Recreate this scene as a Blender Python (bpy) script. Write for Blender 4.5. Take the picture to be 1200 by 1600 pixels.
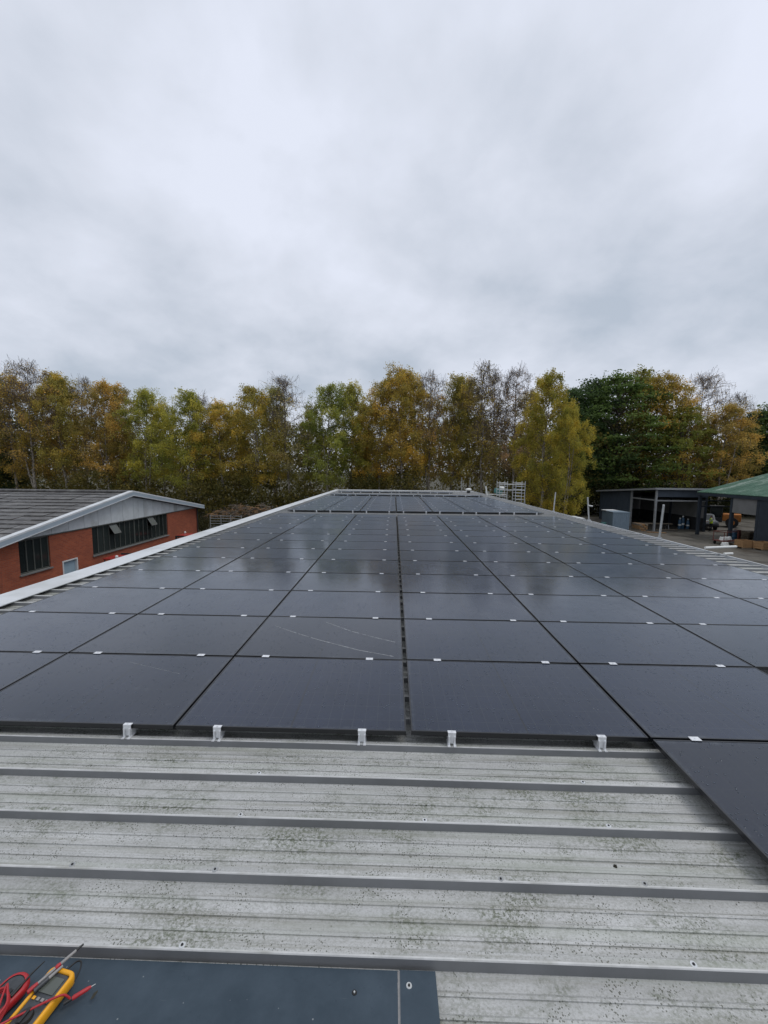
import bpy, bmesh, math, random
import numpy as np
from mathutils import Matrix, Vector

for o in list(bpy.data.objects):
    bpy.data.objects.remove(o)
sc = bpy.context.scene
C = sc.collection
R = math.radians

# ------------------------------------------------------------------ camera
EYE = 6.3
cd = bpy.data.cameras.new('camera')
cam = bpy.data.objects.new('camera', cd)
C.objects.link(cam)
cd.sensor_fit = 'VERTICAL'
cd.sensor_height = 36.0
cd.sensor_width = 27.0
cd.lens = 635.07 / 1600 * 36.0
cd.clip_start = 0.02
cd.clip_end = 3000
cam.matrix_world = (Matrix.Translation((0, 0, EYE)) @ Matrix.Rotation(0.0241, 4, 'Z')
                    @ Matrix.Rotation(math.pi / 2 - 0.1006, 4, 'X') @ Matrix.Rotation(0.0098, 4, 'Z'))
sc.camera = cam

# ------------------------------------------------------------------ world: overcast
SUN_EL, SUN_AZ = R(66), R(80)
w = bpy.data.worlds.new('World')
sc.world = w
w.use_nodes = True
nt = w.node_tree
nt.nodes.clear()


def N(tree, t, **kw):
    n = tree.nodes.new(t)
    for k, v in kw.items():
        if k.startswith('i_'):
            n.inputs[k[2:].replace('_', ' ')].default_value = v
        else:
            setattr(n, k, v)
    return n


def ramp(tree, src, stops, interp='LINEAR'):
    r = tree.nodes.new('ShaderNodeValToRGB')
    r.color_ramp.interpolation = interp
    els = r.color_ramp.elements
    while len(els) < len(stops):
        els.new(0.5)
    for e, (p, c) in zip(els, stops):
        e.position = p
        e.color = (c[0], c[1], c[2], 1) if isinstance(c, (tuple, list)) else (c, c, c, 1)
    tree.links.new(src, r.inputs[0])
    return r.outputs[0]


def math_n(tree, op, a, b=None, clamp=False):
    n = tree.nodes.new('ShaderNodeMath')
    n.operation = op
    n.use_clamp = clamp
    for i, x in enumerate((a, b)):
        if x is None:
            continue
        if isinstance(x, (int, float)):
            n.inputs[i].default_value = x
        else:
            tree.links.new(x, n.inputs[i])
    return n.outputs[0]


def mixc(tree, fac, a, b, blend='MIX'):
    n = tree.nodes.new('ShaderNodeMix')
    n.data_type = 'RGBA'
    n.blend_type = blend
    n.clamp_factor = True
    for s, x in (('Factor', fac), ('A', a), ('B', b)):
        sock = [q for q in n.inputs if q.name == s and q.type == ('VALUE' if s == 'Factor' else 'RGBA')][0]
        if isinstance(x, (int, float)):
            sock.default_value = x
        elif isinstance(x, (tuple, list)):
            sock.default_value = (x[0], x[1], x[2], 1)
        else:
            tree.links.new(x, sock)
    return [q for q in n.outputs if q.type == 'RGBA'][0]


tc = N(nt, 'ShaderNodeTexCoord')
sep = N(nt, 'ShaderNodeSeparateXYZ')
nt.links.new(tc.outputs['Generated'], sep.inputs[0])
zz = math_n(nt, 'ADD', math_n(nt, 'MAXIMUM', sep.outputs[2], 0.0), 0.42)
cx = math_n(nt, 'DIVIDE', sep.outputs[0], zz)
cy = math_n(nt, 'DIVIDE', sep.outputs[1], zz)
cmb = N(nt, 'ShaderNodeCombineXYZ')
nt.links.new(cx, cmb.inputs[0])
nt.links.new(cy, cmb.inputs[1])
cmb.inputs[2].default_value = 2.2
n1 = N(nt, 'ShaderNodeTexNoise', i_Scale=1.45, i_Detail=5.0, i_Roughness=0.48, i_Distortion=0.25)
nt.links.new(cmb.outputs[0], n1.inputs['Vector'])
n2 = N(nt, 'ShaderNodeTexNoise', i_Scale=4.2, i_Detail=8.0, i_Roughness=0.55, i_Distortion=0.15)
nt.links.new(cmb.outputs[0], n2.inputs['Vector'])
nn = math_n(nt, 'ADD', math_n(nt, 'MULTIPLY', n1.outputs[0], 0.72), math_n(nt, 'MULTIPLY', n2.outputs[0], 0.28))
cloud = ramp(nt, nn, [(0.375, (4.0, 4.5, 5.25)), (0.452, (4.95, 5.35, 6.1)), (0.535, (5.85, 6.2, 7.0)), (0.62, (6.6, 6.95, 7.9))])
sky = N(nt, 'ShaderNodeTexSky', sky_type='NISHITA')
sky.sun_disc = False
sky.sun_elevation = SUN_EL
sky.sun_rotation = SUN_AZ
mx = mixc(nt, 0.95, sky.outputs[0], cloud)
bg = N(nt, 'ShaderNodeBackground', i_Strength=0.122)
nt.links.new(mx, bg.inputs['Color'])
wo = N(nt, 'ShaderNodeOutputWorld')
nt.links.new(bg.outputs[0], wo.inputs[0])

sl = bpy.data.lights.new('sun', 'SUN')
sl.energy = 1.0
sl.angle = R(25)
sl.color = (1, 0.97, 0.93)
so = bpy.data.objects.new('sun', sl)
C.objects.link(so)
sd = Vector((math.sin(SUN_AZ) * math.cos(SUN_EL), math.cos(SUN_AZ) * math.cos(SUN_EL), math.sin(SUN_EL)))
so.rotation_euler = sd.to_track_quat('Z', 'Y').to_euler()

sc.view_settings.view_transform = 'Standard'
sc.view_settings.look = 'None'
sc.view_settings.exposure = 0.0
sc.view_settings.gamma = 1.0
sc.view_settings.use_curve_mapping = False

# ------------------------------------------------------------------ helpers
rnd = random.Random(7)


class MB:
    """collects boxes, tubes and sheets into one mesh"""
    def __init__(s):
        s.v, s.f, s.m, s.sm = [], [], [], []

    def add(s, vs, fs, mi=0, smooth=False):
        b = len(s.v)
        s.v += [tuple(p) for p in vs]
        for f in fs:
            s.f.append([b + i for i in f])
            s.m.append(mi)
            s.sm.append(smooth)
        return s

    def box(s, x0, x1, y0, y1, z0, z1, mi=0):
        vs = [(x, y, z) for z in (z0, z1) for y in (y0, y1) for x in (x0, x1)]
        return s.add(vs, [(0, 2, 3, 1), (4, 5, 7, 6), (0, 1, 5, 4), (2, 6, 7, 3), (0, 4, 6, 2), (1, 3, 7, 5)], mi)

    def bbox(s, x0, x1, y0, y1, z0, z1, b=0.02, mi=0):
        """bevelled box"""
        bm = bmesh.new()
        bmesh.ops.create_cube(bm, size=1.0)
        for v in bm.verts:
            v.co = Vector(((x0 + x1) / 2 + v.co.x * (x1 - x0), (y0 + y1) / 2 + v.co.y * (y1 - y0), (z0 + z1) / 2 + v.co.z * (z1 - z0)))
        bmesh.ops.bevel(bm, geom=bm.edges[:], offset=b, segments=2, affect='EDGES', profile=0.6)
        bm.verts.index_update()
        s.add([v.co for v in bm.verts], [[v.index for v in f.verts] for f in bm.faces], mi)
        bm.free()
        return s

    def tube(s, pts, r, n=8, mi=0, caps=True, smooth=True):
        pts = [Vector(p) for p in pts]
        rs = r if isinstance(r, (list, tuple)) else [r] * len(pts)
        vs, fs = [], []
        up = Vector((0, 0, 1))
        prev = None
        for i, p in enumerate(pts):
            d = (pts[min(i + 1, len(pts) - 1)] - pts[max(i - 1, 0)]).normalized()
            if prev is None:
                a = d.cross(up)
                if a.length < 1e-3:
                    a = d.cross(Vector((1, 0, 0)))
            else:
                a = prev - d * prev.dot(d)
            a.normalize()
            prev = a
            b = d.cross(a)
            for k in range(n):
                t = 2 * math.pi * k / n
                vs.append(p + (a * math.cos(t) + b * math.sin(t)) * rs[i])
        for i in range(len(pts) - 1):
            for k in range(n):
                k2 = (k + 1) % n
                fs.append((i * n + k, i * n + k2, (i + 1) * n + k2, (i + 1) * n + k))
        s.add(vs, fs, mi, smooth)
        if caps:
            e = (len(pts) - 1) * n
            s.add(vs[:n], [tuple(range(n))[::-1]], mi)
            s.add(vs[e:e + n], [tuple(range(n))], mi)
        return s

    def prism(s, poly, axis, a0, a1, mi=0):
        """poly of 2D points extruded along axis ('x': poly=(y,z); 'y': poly=(x,z); 'z': poly=(x,y))"""
        def P(p, a):
            return {'x': (a, p[0], p[1]), 'y': (p[0], a, p[1]), 'z': (p[0], p[1], a)}[axis]
        n = len(poly)
        vs = [P(p, a0) for p in poly] + [P(p, a1) for p in poly]
        fs = [tuple(range(n)), tuple(range(n, 2 * n))[::-1]] + [(i, i + n, (i + 1) % n + n, (i + 1) % n) for i in range(n)]
        return s.add(vs, fs, mi)

    def mesh(s, name):
        me = bpy.data.meshes.new(name)
        me.from_pydata(s.v, [], s.f)
        me.polygons.foreach_set('material_index', s.m)
        me.polygons.foreach_set('use_smooth', s.sm)
        bm = bmesh.new()
        bm.from_mesh(me)
        bmesh.ops.recalc_face_normals(bm, faces=bm.faces[:])
        bm.to_mesh(me)
        bm.free()
        return me

    def build(s, name, mats, parent=None, loc=None, rot=None):
        me = s.mesh(name)
        return link(name, me, mats, parent, loc, rot)


def link(name, me, mats, parent=None, loc=None, rot=None):
    if not isinstance(mats, (list, tuple)):
        mats = [mats]
    if len(me.materials) == 0:
        for m in mats:
            me.materials.append(m)
    o = bpy.data.objects.new(name, me)
    C.objects.link(o)
    if parent is not None:
        o.parent = parent
    if loc is not None:
        o.location = loc
    if rot is not None:
        o.rotation_euler = rot
    return o


def tag(o, label=None, cat=None, group=None, kind=None):
    if label:
        o['label'] = label
    if cat:
        o['category'] = cat
    if group:
        o['group'] = group
    if kind:
        o['kind'] = kind
    return o


def thing(name, label, cat, loc=(0, 0, 0), rz=0, group=None):
    o = bpy.data.objects.new(name, None)
    o.empty_display_size = 0.3
    C.objects.link(o)
    o.location = loc
    o.rotation_euler = (0, 0, rz)
    return tag(o, label, cat, group)


# ------------------------------------------------------------------ materials
def new_mat(name):
    m = bpy.data.materials.new(name)
    m.use_nodes = True
    t = m.node_tree
    b = t.nodes['Principled BSDF']
    return m, t, b


def simple(name, col, rough=0.6, metal=0.0, var=0.15, scale=4.0, bump=0.0, bscale=40.0, coord='Object', stain=None, stain_amt=0.0, spec=0.5):
    m, t, b = new_mat(name)
    tcn = N(t, 'ShaderNodeTexCoord')
    if coord == 'World':
        g = N(t, 'ShaderNodeNewGeometry')
        vec = g.outputs['Position']
    else:
        oi = N(t, 'ShaderNodeObjectInfo')
        ad = N(t, 'ShaderNodeVectorMath', operation='ADD')
        t.links.new(tcn.outputs['Object'], ad.inputs[0])
        sc_ = math_n(t, 'MULTIPLY', oi.outputs['Random'], 37.0)
        t.links.new(sc_, ad.inputs[1])
        vec = ad.outputs[0]
    n = N(t, 'ShaderNodeTexNoise', i_Scale=scale, i_Detail=6.0, i_Roughness=0.6)
    t.links.new(vec, n.inputs['Vector'])
    lo = tuple(c * (1 - var) for c in col)
    hi = tuple(min(1, c * (1 + var)) for c in col)
    c = ramp(t, n.outputs[0], [(0.3, lo), (0.7, hi)])
    if stain:
        n3 = N(t, 'ShaderNodeTexNoise', i_Scale=scale * 0.35, i_Detail=8.0, i_Roughness=0.65)
        t.links.new(vec, n3.inputs['Vector'])
        f = ramp(t, n3.outputs[0], [(0.5, 0.0), (0.68, stain_amt)])
        c = mixc(t, f, c, stain)
    t.links.new(c, b.inputs['Base Color'])
    b.inputs['Roughness'].default_value = rough
    b.inputs['Metallic'].default_value = metal
    b.inputs['Specular IOR Level'].default_value = spec
    if bump:
        n2 = N(t, 'ShaderNodeTexNoise', i_Scale=bscale, i_Detail=4.0)
        t.links.new(vec, n2.inputs['Vector'])
        bp = N(t, 'ShaderNodeBump', i_Strength=bump, i_Distance=0.02)
        t.links.new(n2.outputs[0], bp.inputs['Height'])
        t.links.new(bp.outputs[0], b.inputs['Normal'])
    return m


M = {}
M['black_frame'] = simple('black_frame', (0.008, 0.009, 0.011), 0.28, 0.0, 0.2, 6, spec=0.6)
M['clamp'] = simple('clamp_silver', (0.74, 0.75, 0.76), 0.36, 0.3, 0.12, 30)
M['white_trim'] = simple('white_trim', (0.6, 0.62, 0.63), 0.5, 0, 0.08, 1.5, stain=(0.3, 0.3, 0.26), stain_amt=0.45, coord='World')
M['pale_trim'] = simple('pale_trim', (0.5, 0.53, 0.55), 0.5, 0, 0.08, 2.0, stain=(0.3, 0.31, 0.3), stain_amt=0.4, coord='World')
M['blue_grey_trim'] = simple('blue_grey_trim', (0.33, 0.39, 0.44), 0.45, 0, 0.08, 2.0)
M['dark_void'] = simple('black_void_rubber', (0.012, 0.012, 0.012), 0.8, 0, 0.2)
M['galv'] = simple('galvanised_steel', (0.5, 0.51, 0.5), 0.42, 0.4, 0.18, 9)
M['galv_dull'] = simple('dull_galvanised', (0.33, 0.34, 0.34), 0.5, 0.3, 0.2, 9)
M['wall_clad'] = simple('wall_cladding', (0.2, 0.21, 0.22), 0.5, 0.1, 0.1, 2)
M['dark_steel'] = simple('dark_blue_steel', (0.035, 0.045, 0.058), 0.5, 0.1, 0.2, 2)
M['dark_clad'] = simple('dark_cladding', (0.05, 0.065, 0.085), 0.5, 0, 0.15, 1.5)
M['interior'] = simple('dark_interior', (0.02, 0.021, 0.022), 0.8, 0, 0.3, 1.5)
M['grey_sheet'] = simple('grey_sheet', (0.19, 0.19, 0.185), 0.6, 0, 0.15, 1.2, stain=(0.1, 0.1, 0.08), stain_amt=0.5)
M['box_blue'] = simple('pale_blue_grp', (0.2, 0.26, 0.31), 0.5, 0, 0.1, 2.5)
M['white_paint'] = simple('white_paint', (0.68, 0.69, 0.68), 0.45, 0, 0.08, 3)
M['dull_grey'] = simple('dull_grey_paint', (0.11, 0.12, 0.13), 0.5, 0, 0.2, 3)
M['rust_paint'] = simple('rusty_paint', (0.13, 0.035, 0.025), 0.7, 0, 0.4, 5)
M['red_paint'] = simple('red_paint', (0.34, 0.03, 0.02), 0.35, 0, 0.15, 3)
M['orange_paint'] = simple('orange_paint', (0.42, 0.15, 0.03), 0.5, 0, 0.25, 3)
M['rubber'] = simple('tyre_rubber', (0.015, 0.015, 0.015), 0.75, 0, 0.25, 9)
M['dark_paint'] = simple('charcoal_paint', (0.025, 0.026, 0.028), 0.45, 0, 0.2, 3)
M['timber'] = simple('raw_timber', (0.33, 0.19, 0.085), 0.75, 0, 0.25, 7, 0.3, 60)
M['old_timber'] = simple('weathered_timber', (0.22, 0.18, 0.13), 0.8, 0, 0.3, 7, 0.3, 60)
M['blue_paint'] = simple('blue_paint', (0.04, 0.1, 0.17), 0.4, 0, 0.15, 5)
M['door_blue'] = simple('pale_blue_door', (0.32, 0.43, 0.5), 0.5, 0, 0.08, 3)
M['hivis'] = simple('hivis_cloth', (0.68, 0.92, 0.04), 0.8, 0, 0.1, 20)
M['skin'] = simple('skin', (0.45, 0.27, 0.2), 0.6, 0, 0.05, 20)
M['trousers'] = simple('dark_trousers', (0.02, 0.022, 0.028), 0.85, 0, 0.2, 20)
M['sleeve'] = simple('pale_sleeve', (0.45, 0.46, 0.45), 0.8, 0, 0.1, 20)
M['teal'] = simple('teal_sheet', (0.05, 0.16, 0.15), 0.5, 0, 0.25, 4)
M['plastic_white'] = simple('white_plastic', (0.72, 0.72, 0.68), 0.4, 0, 0.05, 5)
M['slate'] = simple('weathered_roof_slate', (0.06, 0.055, 0.05), 0.38, 0, 0.6, 5.0, 0.6, 14, stain=(0.2, 0.195, 0.18), stain_amt=0.7)
M['clad_pale'] = simple('pale_gable_board', (0.56, 0.59, 0.6), 0.6, 0, 0.08, 1.5, stain=(0.27, 0.28, 0.26), stain_amt=0.6)
M['meter_yellow'] = simple('yellow_holster', (0.8, 0.37, 0.012), 0.42, 0, 0.06, 30)
M['meter_grey'] = simple('dark_grey_plastic', (0.045, 0.05, 0.055), 0.45, 0, 0.25, 40)
M['screen'] = simple('grey_display', (0.09, 0.1, 0.085), 0.2, 0, 0.05, 40)
M['lead_red'] = simple('red_lead', (0.4, 0.02, 0.025), 0.45, 0, 0.12, 40)
M['lead_black'] = simple('black_lead', (0.015, 0.015, 0.015), 0.45, 0, 0.2, 40)
M['probe_grey'] = simple('grey_probe', (0.26, 0.25, 0.24), 0.5, 0, 0.15, 60)
M['flash'] = None
M['dead_leaf'] = simple('dead_leaf', (0.03, 0.028, 0.016), 0.8, 0, 0.3, 80)


def roof_material():
    m, t, b = new_mat('weathered_roof_sheet')
    g = N(t, 'ShaderNodeNewGeometry')
    pos = g.outputs['Position']

    def noise(scale, detail=6.0, rough=0.6, stretch=None, dist=0.0):
        n = N(t, 'ShaderNodeTexNoise', i_Scale=scale, i_Detail=detail, i_Roughness=rough, i_Distortion=dist)
        if stretch:
            mp = N(t, 'ShaderNodeMapping')
            mp.inputs['Scale'].default_value = stretch
            t.links.new(pos, mp.inputs['Vector'])
            t.links.new(mp.outputs[0], n.inputs['Vector'])
        else:
            t.links.new(pos, n.inputs['Vector'])
        return n.outputs[0]
    c = ramp(t, noise(2.0, 8, 0.65, (0.5, 3.0, 1)), [(0.3, (0.37, 0.372, 0.362)), (0.5, (0.465, 0.468, 0.455)), (0.72, (0.57, 0.572, 0.56))])
    grain = noise(60, 6, 0.75, (0.9, 1.0, 1), 0.15)
    fine = noise(110, 4, 0.75, (0.8, 1.2, 1), 0.2)
    # pitted grain everywhere
    c = mixc(t, ramp(t, fine, [(0.47, 0.0), (0.6, 0.6)]), c, (0.29, 0.29, 0.265))
    # grey-brown algae film in streaky patches, broken by grain
    patch = noise(3.4, 8, 0.66, (0.7, 1.3, 1))
    pf = math_n(t, 'MULTIPLY', ramp(t, patch, [(0.46, 0.0), (0.64, 0.95)]), ramp(t, grain, [(0.45, 0.08), (0.57, 1.0)]))
    c = mixc(t, pf, c, (0.118, 0.132, 0.086))
    # dark lichen dots in colonies
    vor = N(t, 'ShaderNodeTexVoronoi', i_Scale=88.0, i_Randomness=1.0)
    t.links.new(pos, vor.inputs['Vector'])
    dots = ramp(t, vor.outputs['Distance'], [(0.24, 1.0), (0.36, 0.0)])
    col = ramp(t, noise(6.5, 7, 0.72), [(0.48, 0.0), (0.56, 1.0)])
    c = mixc(t, math_n(t, 'MULTIPLY', math_n(t, 'MULTIPLY', dots, col), 0.9), c, (0.085, 0.088, 0.066))
    ring = ramp(t, vor.outputs['Distance'], [(0.36, 0.0), (0.42, 1.0), (0.5, 0.0)])
    c = mixc(t, math_n(t, 'MULTIPLY', math_n(t, 'MULTIPLY', ring, col), 0.3), c, (0.6, 0.61, 0.58))
    vor2 = N(t, 'ShaderNodeTexVoronoi', i_Scale=24.0, i_Randomness=1.0)
    t.links.new(pos, vor2.inputs['Vector'])
    d2 = ramp(t, vor2.outputs['Distance'], [(0.06, 1.0), (0.12, 0.0)])
    c2 = ramp(t, noise(7.0, 4, 0.6), [(0.5, 0.0), (0.56, 1.0)])
    c = mixc(t, math_n(t, 'MULTIPLY', math_n(t, 'MULTIPLY', d2, c2), 0.9), c, (0.04, 0.04, 0.03))
    # long darker dirt runs along the pans
    c = mixc(t, ramp(t, noise(1.6, 7, 0.7, (0.28, 16, 1)), [(0.5, 0.0), (0.66, 0.55)]), c, (0.215, 0.21, 0.17))
    # pale green run-off streaks along the sheet
    c = mixc(t, ramp(t, noise(1.2, 5, 0.6, (0.35, 10, 1)), [(0.5, 0.0), (0.68, 0.5)]), c, (0.38, 0.40, 0.35))
    t.links.new(c, b.inputs['Base Color'])
    b.inputs['Roughness'].default_value = 0.55
    b.inputs['Metallic'].default_value = 0.12
    bp = N(t, 'ShaderNodeBump', i_Strength=0.35, i_Distance=0.004)
    t.links.new(grain, bp.inputs['Height'])
    t.links.new(bp.outputs[0], b.inputs['Normal'])
    return m


M['roof'] = roof_material()


def flashing_material():
    m, t, b = new_mat('blue_grey_flashing')
    g = N(t, 'ShaderNodeNewGeometry')
    n = N(t, 'ShaderNodeTexNoise', i_Scale=5.0, i_Detail=8.0, i_Roughness=0.65)
    t.links.new(g.outputs['Position'], n.inputs['Vector'])
    c = ramp(t, n.outputs[0], [(0.3, (0.033, 0.05, 0.066)), (0.7, (0.055, 0.077, 0.098))])
    n2 = N(t, 'ShaderNodeTexNoise', i_Scale=38.0, i_Detail=6.0, i_Roughness=0.7)
    t.links.new(g.outputs['Position'], n2.inputs['Vector'])
    c = mixc(t, ramp(t, n2.outputs[0], [(0.62, 0.0), (0.72, 0.5)]), c, (0.025, 0.036, 0.05))
    sc2 = N(t, 'ShaderNodeTexNoise', i_Scale=14.0, i_Detail=8.0, i_Roughness=0.75)
    mp2 = N(t, 'ShaderNodeMapping')
    mp2.inputs['Scale'].default_value = (0.35, 5.0, 1)
    mp2.inputs['Rotation'].default_value = (0, 0, 0.5)
    t.links.new(g.outputs['Position'], mp2.inputs['Vector'])
    t.links.new(mp2.outputs[0], sc2.inputs['Vector'])
    c = mixc(t, ramp(t, sc2.outputs[0], [(0.64, 0.0), (0.72, 0.35)]), c, (0.15, 0.17, 0.18))
    v = N(t, 'ShaderNodeTexVoronoi', i_Scale=19.0)
    t.links.new(g.outputs['Position'], v.inputs['Vector'])
    c = mixc(t, ramp(t, v.outputs['Distance'], [(0.035, 0.5), (0.07, 0.0)]), c, (0.4, 0.42, 0.42))
    t.links.new(c, b.inputs['Base Color'])
    b.inputs['Roughness'].default_value = 0.5
    b.inputs['Specular IOR Level'].default_value = 0.22
    return m


M['flash'] = flashing_material()


PW_, PD_ = 1.722, 1.134


def glass_panel():
    m, t, b = new_mat('solar_glass')
    tcn = N(t, 'ShaderNodeTexCoord')
    oi = N(t, 'ShaderNodeObjectInfo')
    ad = N(t, 'ShaderNodeVectorMath', operation='ADD')
    t.links.new(tcn.outputs['Object'], ad.inputs[0])
    t.links.new(math_n(t, 'MULTIPLY', oi.outputs['Random'], 53.0), ad.inputs[1])
    vec = ad.outputs[0]
    sp = N(t, 'ShaderNodeSeparateXYZ')
    t.links.new(tcn.outputs['Object'], sp.inputs[0])
    # half-cell centre gap and faint cell gaps
    ctr = math_n(t, 'LESS_THAN', math_n(t, 'ABSOLUTE', sp.outputs[0]), 0.006)
    fy = math_n(t, 'ABSOLUTE', math_n(t, 'SUBTRACT', math_n(t, 'FRACT', math_n(t, 'DIVIDE', math_n(t, 'ADD', sp.outputs[1], 5.0), 0.1825)), 0.5))
    ly = math_n(t, 'GREATER_THAN', fy, 0.49)
    n = N(t, 'ShaderNodeTexNoise', i_Scale=3.0, i_Detail=7.0, i_Roughness=0.62)
    t.links.new(vec, n.inputs['Vector'])
    c = ramp(t, n.outputs[0], [(0.3, (0.0025, 0.0055, 0.016)), (0.7, (0.0055, 0.0095, 0.024))])
    fx = math_n(t, 'ABSOLUTE', math_n(t, 'SUBTRACT', math_n(t, 'FRACT', math_n(t, 'DIVIDE', math_n(t, 'ADD', sp.outputs[0], 5.0), 0.0925)), 0.5))
    lx = math_n(t, 'GREATER_THAN', fx, 0.482)
    c = mixc(t, math_n(t, 'MULTIPLY', math_n(t, 'MAXIMUM', lx, ly), 0.8), c, (0.02, 0.024, 0.03))
    c = mixc(t, math_n(t, 'MULTIPLY', ctr, 0.9), c, (0.002, 0.002, 0.003))
    # each panel a little different
    hv = math_n(t, 'ADD', math_n(t, 'MULTIPLY', oi.outputs['Random'], 0.8), 0.6)
    hcol = N(t, 'ShaderNodeCombineColor')
    for q in range(3):
        t.links.new(hv, hcol.inputs[q])
    c = mixc(t, 1.0, c, hcol.outputs[0], 'MULTIPLY')
    # rain marks and the grime that settles against the frame
    fine = N(t, 'ShaderNodeTexNoise', i_Scale=75.0, i_Detail=4.0, i_Roughness=0.7)
    t.links.new(vec, fine.inputs['Vector'])
    c = mixc(t, ramp(t, fine.outputs[0], [(0.58, 0.0), (0.75, 0.4)]), c, (0.05, 0.06, 0.08))
    ex = math_n(t, 'DIVIDE', math_n(t, 'SUBTRACT', PW_ / 2, math_n(t, 'ABSOLUTE', sp.outputs[0])), 0.05)
    ey = math_n(t, 'DIVIDE', math_n(t, 'SUBTRACT', PD_ / 2, math_n(t, 'ABSOLUTE', sp.outputs[1])), 0.05)
    edge = math_n(t, 'SUBTRACT', 1.0, math_n(t, 'MINIMUM', math_n(t, 'MINIMUM', ex, ey), 1.0), True)
    gn = N(t, 'ShaderNodeTexNoise', i_Scale=9.0, i_Detail=8.0, i_Roughness=0.7)
    t.links.new(vec, gn.inputs['Vector'])
    c = mixc(t, math_n(t, 'MULTIPLY', edge, ramp(t, gn.outputs[0], [(0.46, 0.0), (0.66, 0.75)])), c, (0.075, 0.085, 0.095))
    c = mixc(t, ramp(t, gn.outputs[0], [(0.6, 0.0), (0.74, 0.28)]), c, (0.06, 0.066, 0.078))
    t.links.new(c, b.inputs['Base Color'])
    rr = ramp(t, n.outputs[0], [(0.3, 0.06), (0.7, 0.14)])
    rr = math_n(t, 'ADD', rr, math_n(t, 'MULTIPLY', oi.outputs['Random'], 0.06))
    t.links.new(rr, b.inputs['Roughness'])
    b.inputs['Specular Tint'].default_value = (0.9, 0.95, 1.0, 1)
    b.inputs['IOR'].default_value = 1.55
    b.inputs['Sheen Tint'].default_value = (0.74, 0.85, 1.0, 1)
    b.inputs['Sheen Weight'].default_value = 0.5
    b.inputs['Sheen Roughness'].default_value = 0.3
    v = N(t, 'ShaderNodeTexVoronoi', i_Scale=30.0, i_Randomness=1.0)
    t.links.new(vec, v.inputs['Vector'])
    drops = ramp(t, v.outputs['Distance'], [(0.10, 1.0), (0.22, 0.0)])
    msk = N(t, 'ShaderNodeTexNoise', i_Scale=5.5, i_Detail=4.0)
    t.links.new(vec, msk.inputs['Vector'])
    dm = math_n(t, 'MULTIPLY', drops, ramp(t, msk.outputs[0], [(0.46, 0.0), (0.56, 1.0)]))
    bp = N(t, 'ShaderNodeBump', i_Strength=0.9, i_Distance=0.006)
    t.links.new(dm, bp.inputs['Height'])
    t.links.new(bp.outputs[0], b.inputs['Normal'])
    return m


M['glass'] = glass_panel()


def ground_material(name, cols, scale, bump=0.3, wet=False):
    m, t, b = new_mat(name)
    g = N(t, 'ShaderNodeNewGeometry')
    n = N(t, 'ShaderNodeTexNoise', i_Scale=scale, i_Detail=10.0, i_Roughness=0.68)
    t.links.new(g.outputs['Position'], n.inputs['Vector'])
    c = ramp(t, n.outputs[0], [(0.3, cols[0]), (0.5, cols[1]), (0.7, cols[2])])
    n2 = N(t, 'ShaderNodeTexNoise', i_Scale=scale * 14, i_Detail=5.0)
    t.links.new(g.outputs['Position'], n2.inputs['Vector'])
    c = mixc(t, ramp(t, n2.outputs[0], [(0.45, 0.0), (0.7, 0.45)]), c, cols[0])
    t.links.new(c, b.inputs['Base Color'])
    b.inputs['Roughness'].default_value = 0.85
    if wet:
        t.links.new(ramp(t, n.outputs[0], [(0.4, 0.35), (0.6, 0.9)]), b.inputs['Roughness'])
    bp = N(t, 'ShaderNodeBump', i_Strength=bump, i_Distance=0.03)
    t.links.new(n2.outputs[0], bp.inputs['Height'])
    t.links.new(bp.outputs[0], b.inputs['Normal'])
    return m


M['earth'] = ground_material('woodland_earth', [(0.03, 0.028, 0.016), (0.055, 0.05, 0.026), (0.085, 0.072, 0.036)], 0.25)
M['yard'] = ground_material('yard_concrete', [(0.06, 0.055, 0.045), (0.1, 0.09, 0.072), (0.145, 0.13, 0.105)], 0.35, wet=True)
M['tarmac'] = ground_material('tarmac', [(0.03, 0.031, 0.034), (0.045, 0.046, 0.049), (0.062, 0.063, 0.066)], 0.5, wet=True)


def brick_material():
    m, t, b = new_mat('red_brick')
    g = N(t, 'ShaderNodeNewGeometry')
    sp = N(t, 'ShaderNodeSeparateXYZ')
    t.links.new(g.outputs['Position'], sp.inputs[0])
    cb = N(t, 'ShaderNodeCombineXYZ')
    t.links.new(math_n(t, 'ADD', sp.outputs[0], sp.outputs[1]), cb.inputs[0])
    t.links.new(sp.outputs[2], cb.inputs[1])
    br = N(t, 'ShaderNodeTexBrick', i_Scale=1.0)
    br.inputs['Color1'].default_value = (0.41, 0.098, 0.04, 1)
    br.inputs['Color2'].default_value = (0.29, 0.063, 0.028, 1)
    br.inputs['Mortar'].default_value = (0.28, 0.125, 0.078, 1)
    br.inputs['Mortar Size'].default_value = 0.008
    br.inputs['Brick Width'].default_value = 0.225
    br.inputs['Row Height'].default_value = 0.075
    t.links.new(cb.outputs[0], br.inputs['Vector'])
    n = N(t, 'ShaderNodeTexNoise', i_Scale=0.9, i_Detail=8.0, i_Roughness=0.6)
    t.links.new(g.outputs['Position'], n.inputs['Vector'])
    c = mixc(t, ramp(t, n.outputs[0], [(0.42, 0.0), (0.7, 0.45)]), br.outputs['Color'], (0.17, 0.05, 0.03))
    t.links.new(c, b.inputs['Base Color'])
    b.inputs['Roughness'].default_value = 0.85
    bp = N(t, 'ShaderNodeBump', i_Strength=0.4, i_Distance=0.01)
    t.links.new(br.outputs['Fac'], bp.inputs['Height'])
    bp.invert = True
    t.links.new(bp.outputs[0], b.inputs['Normal'])
    return m


M['brick'] = brick_material()


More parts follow.
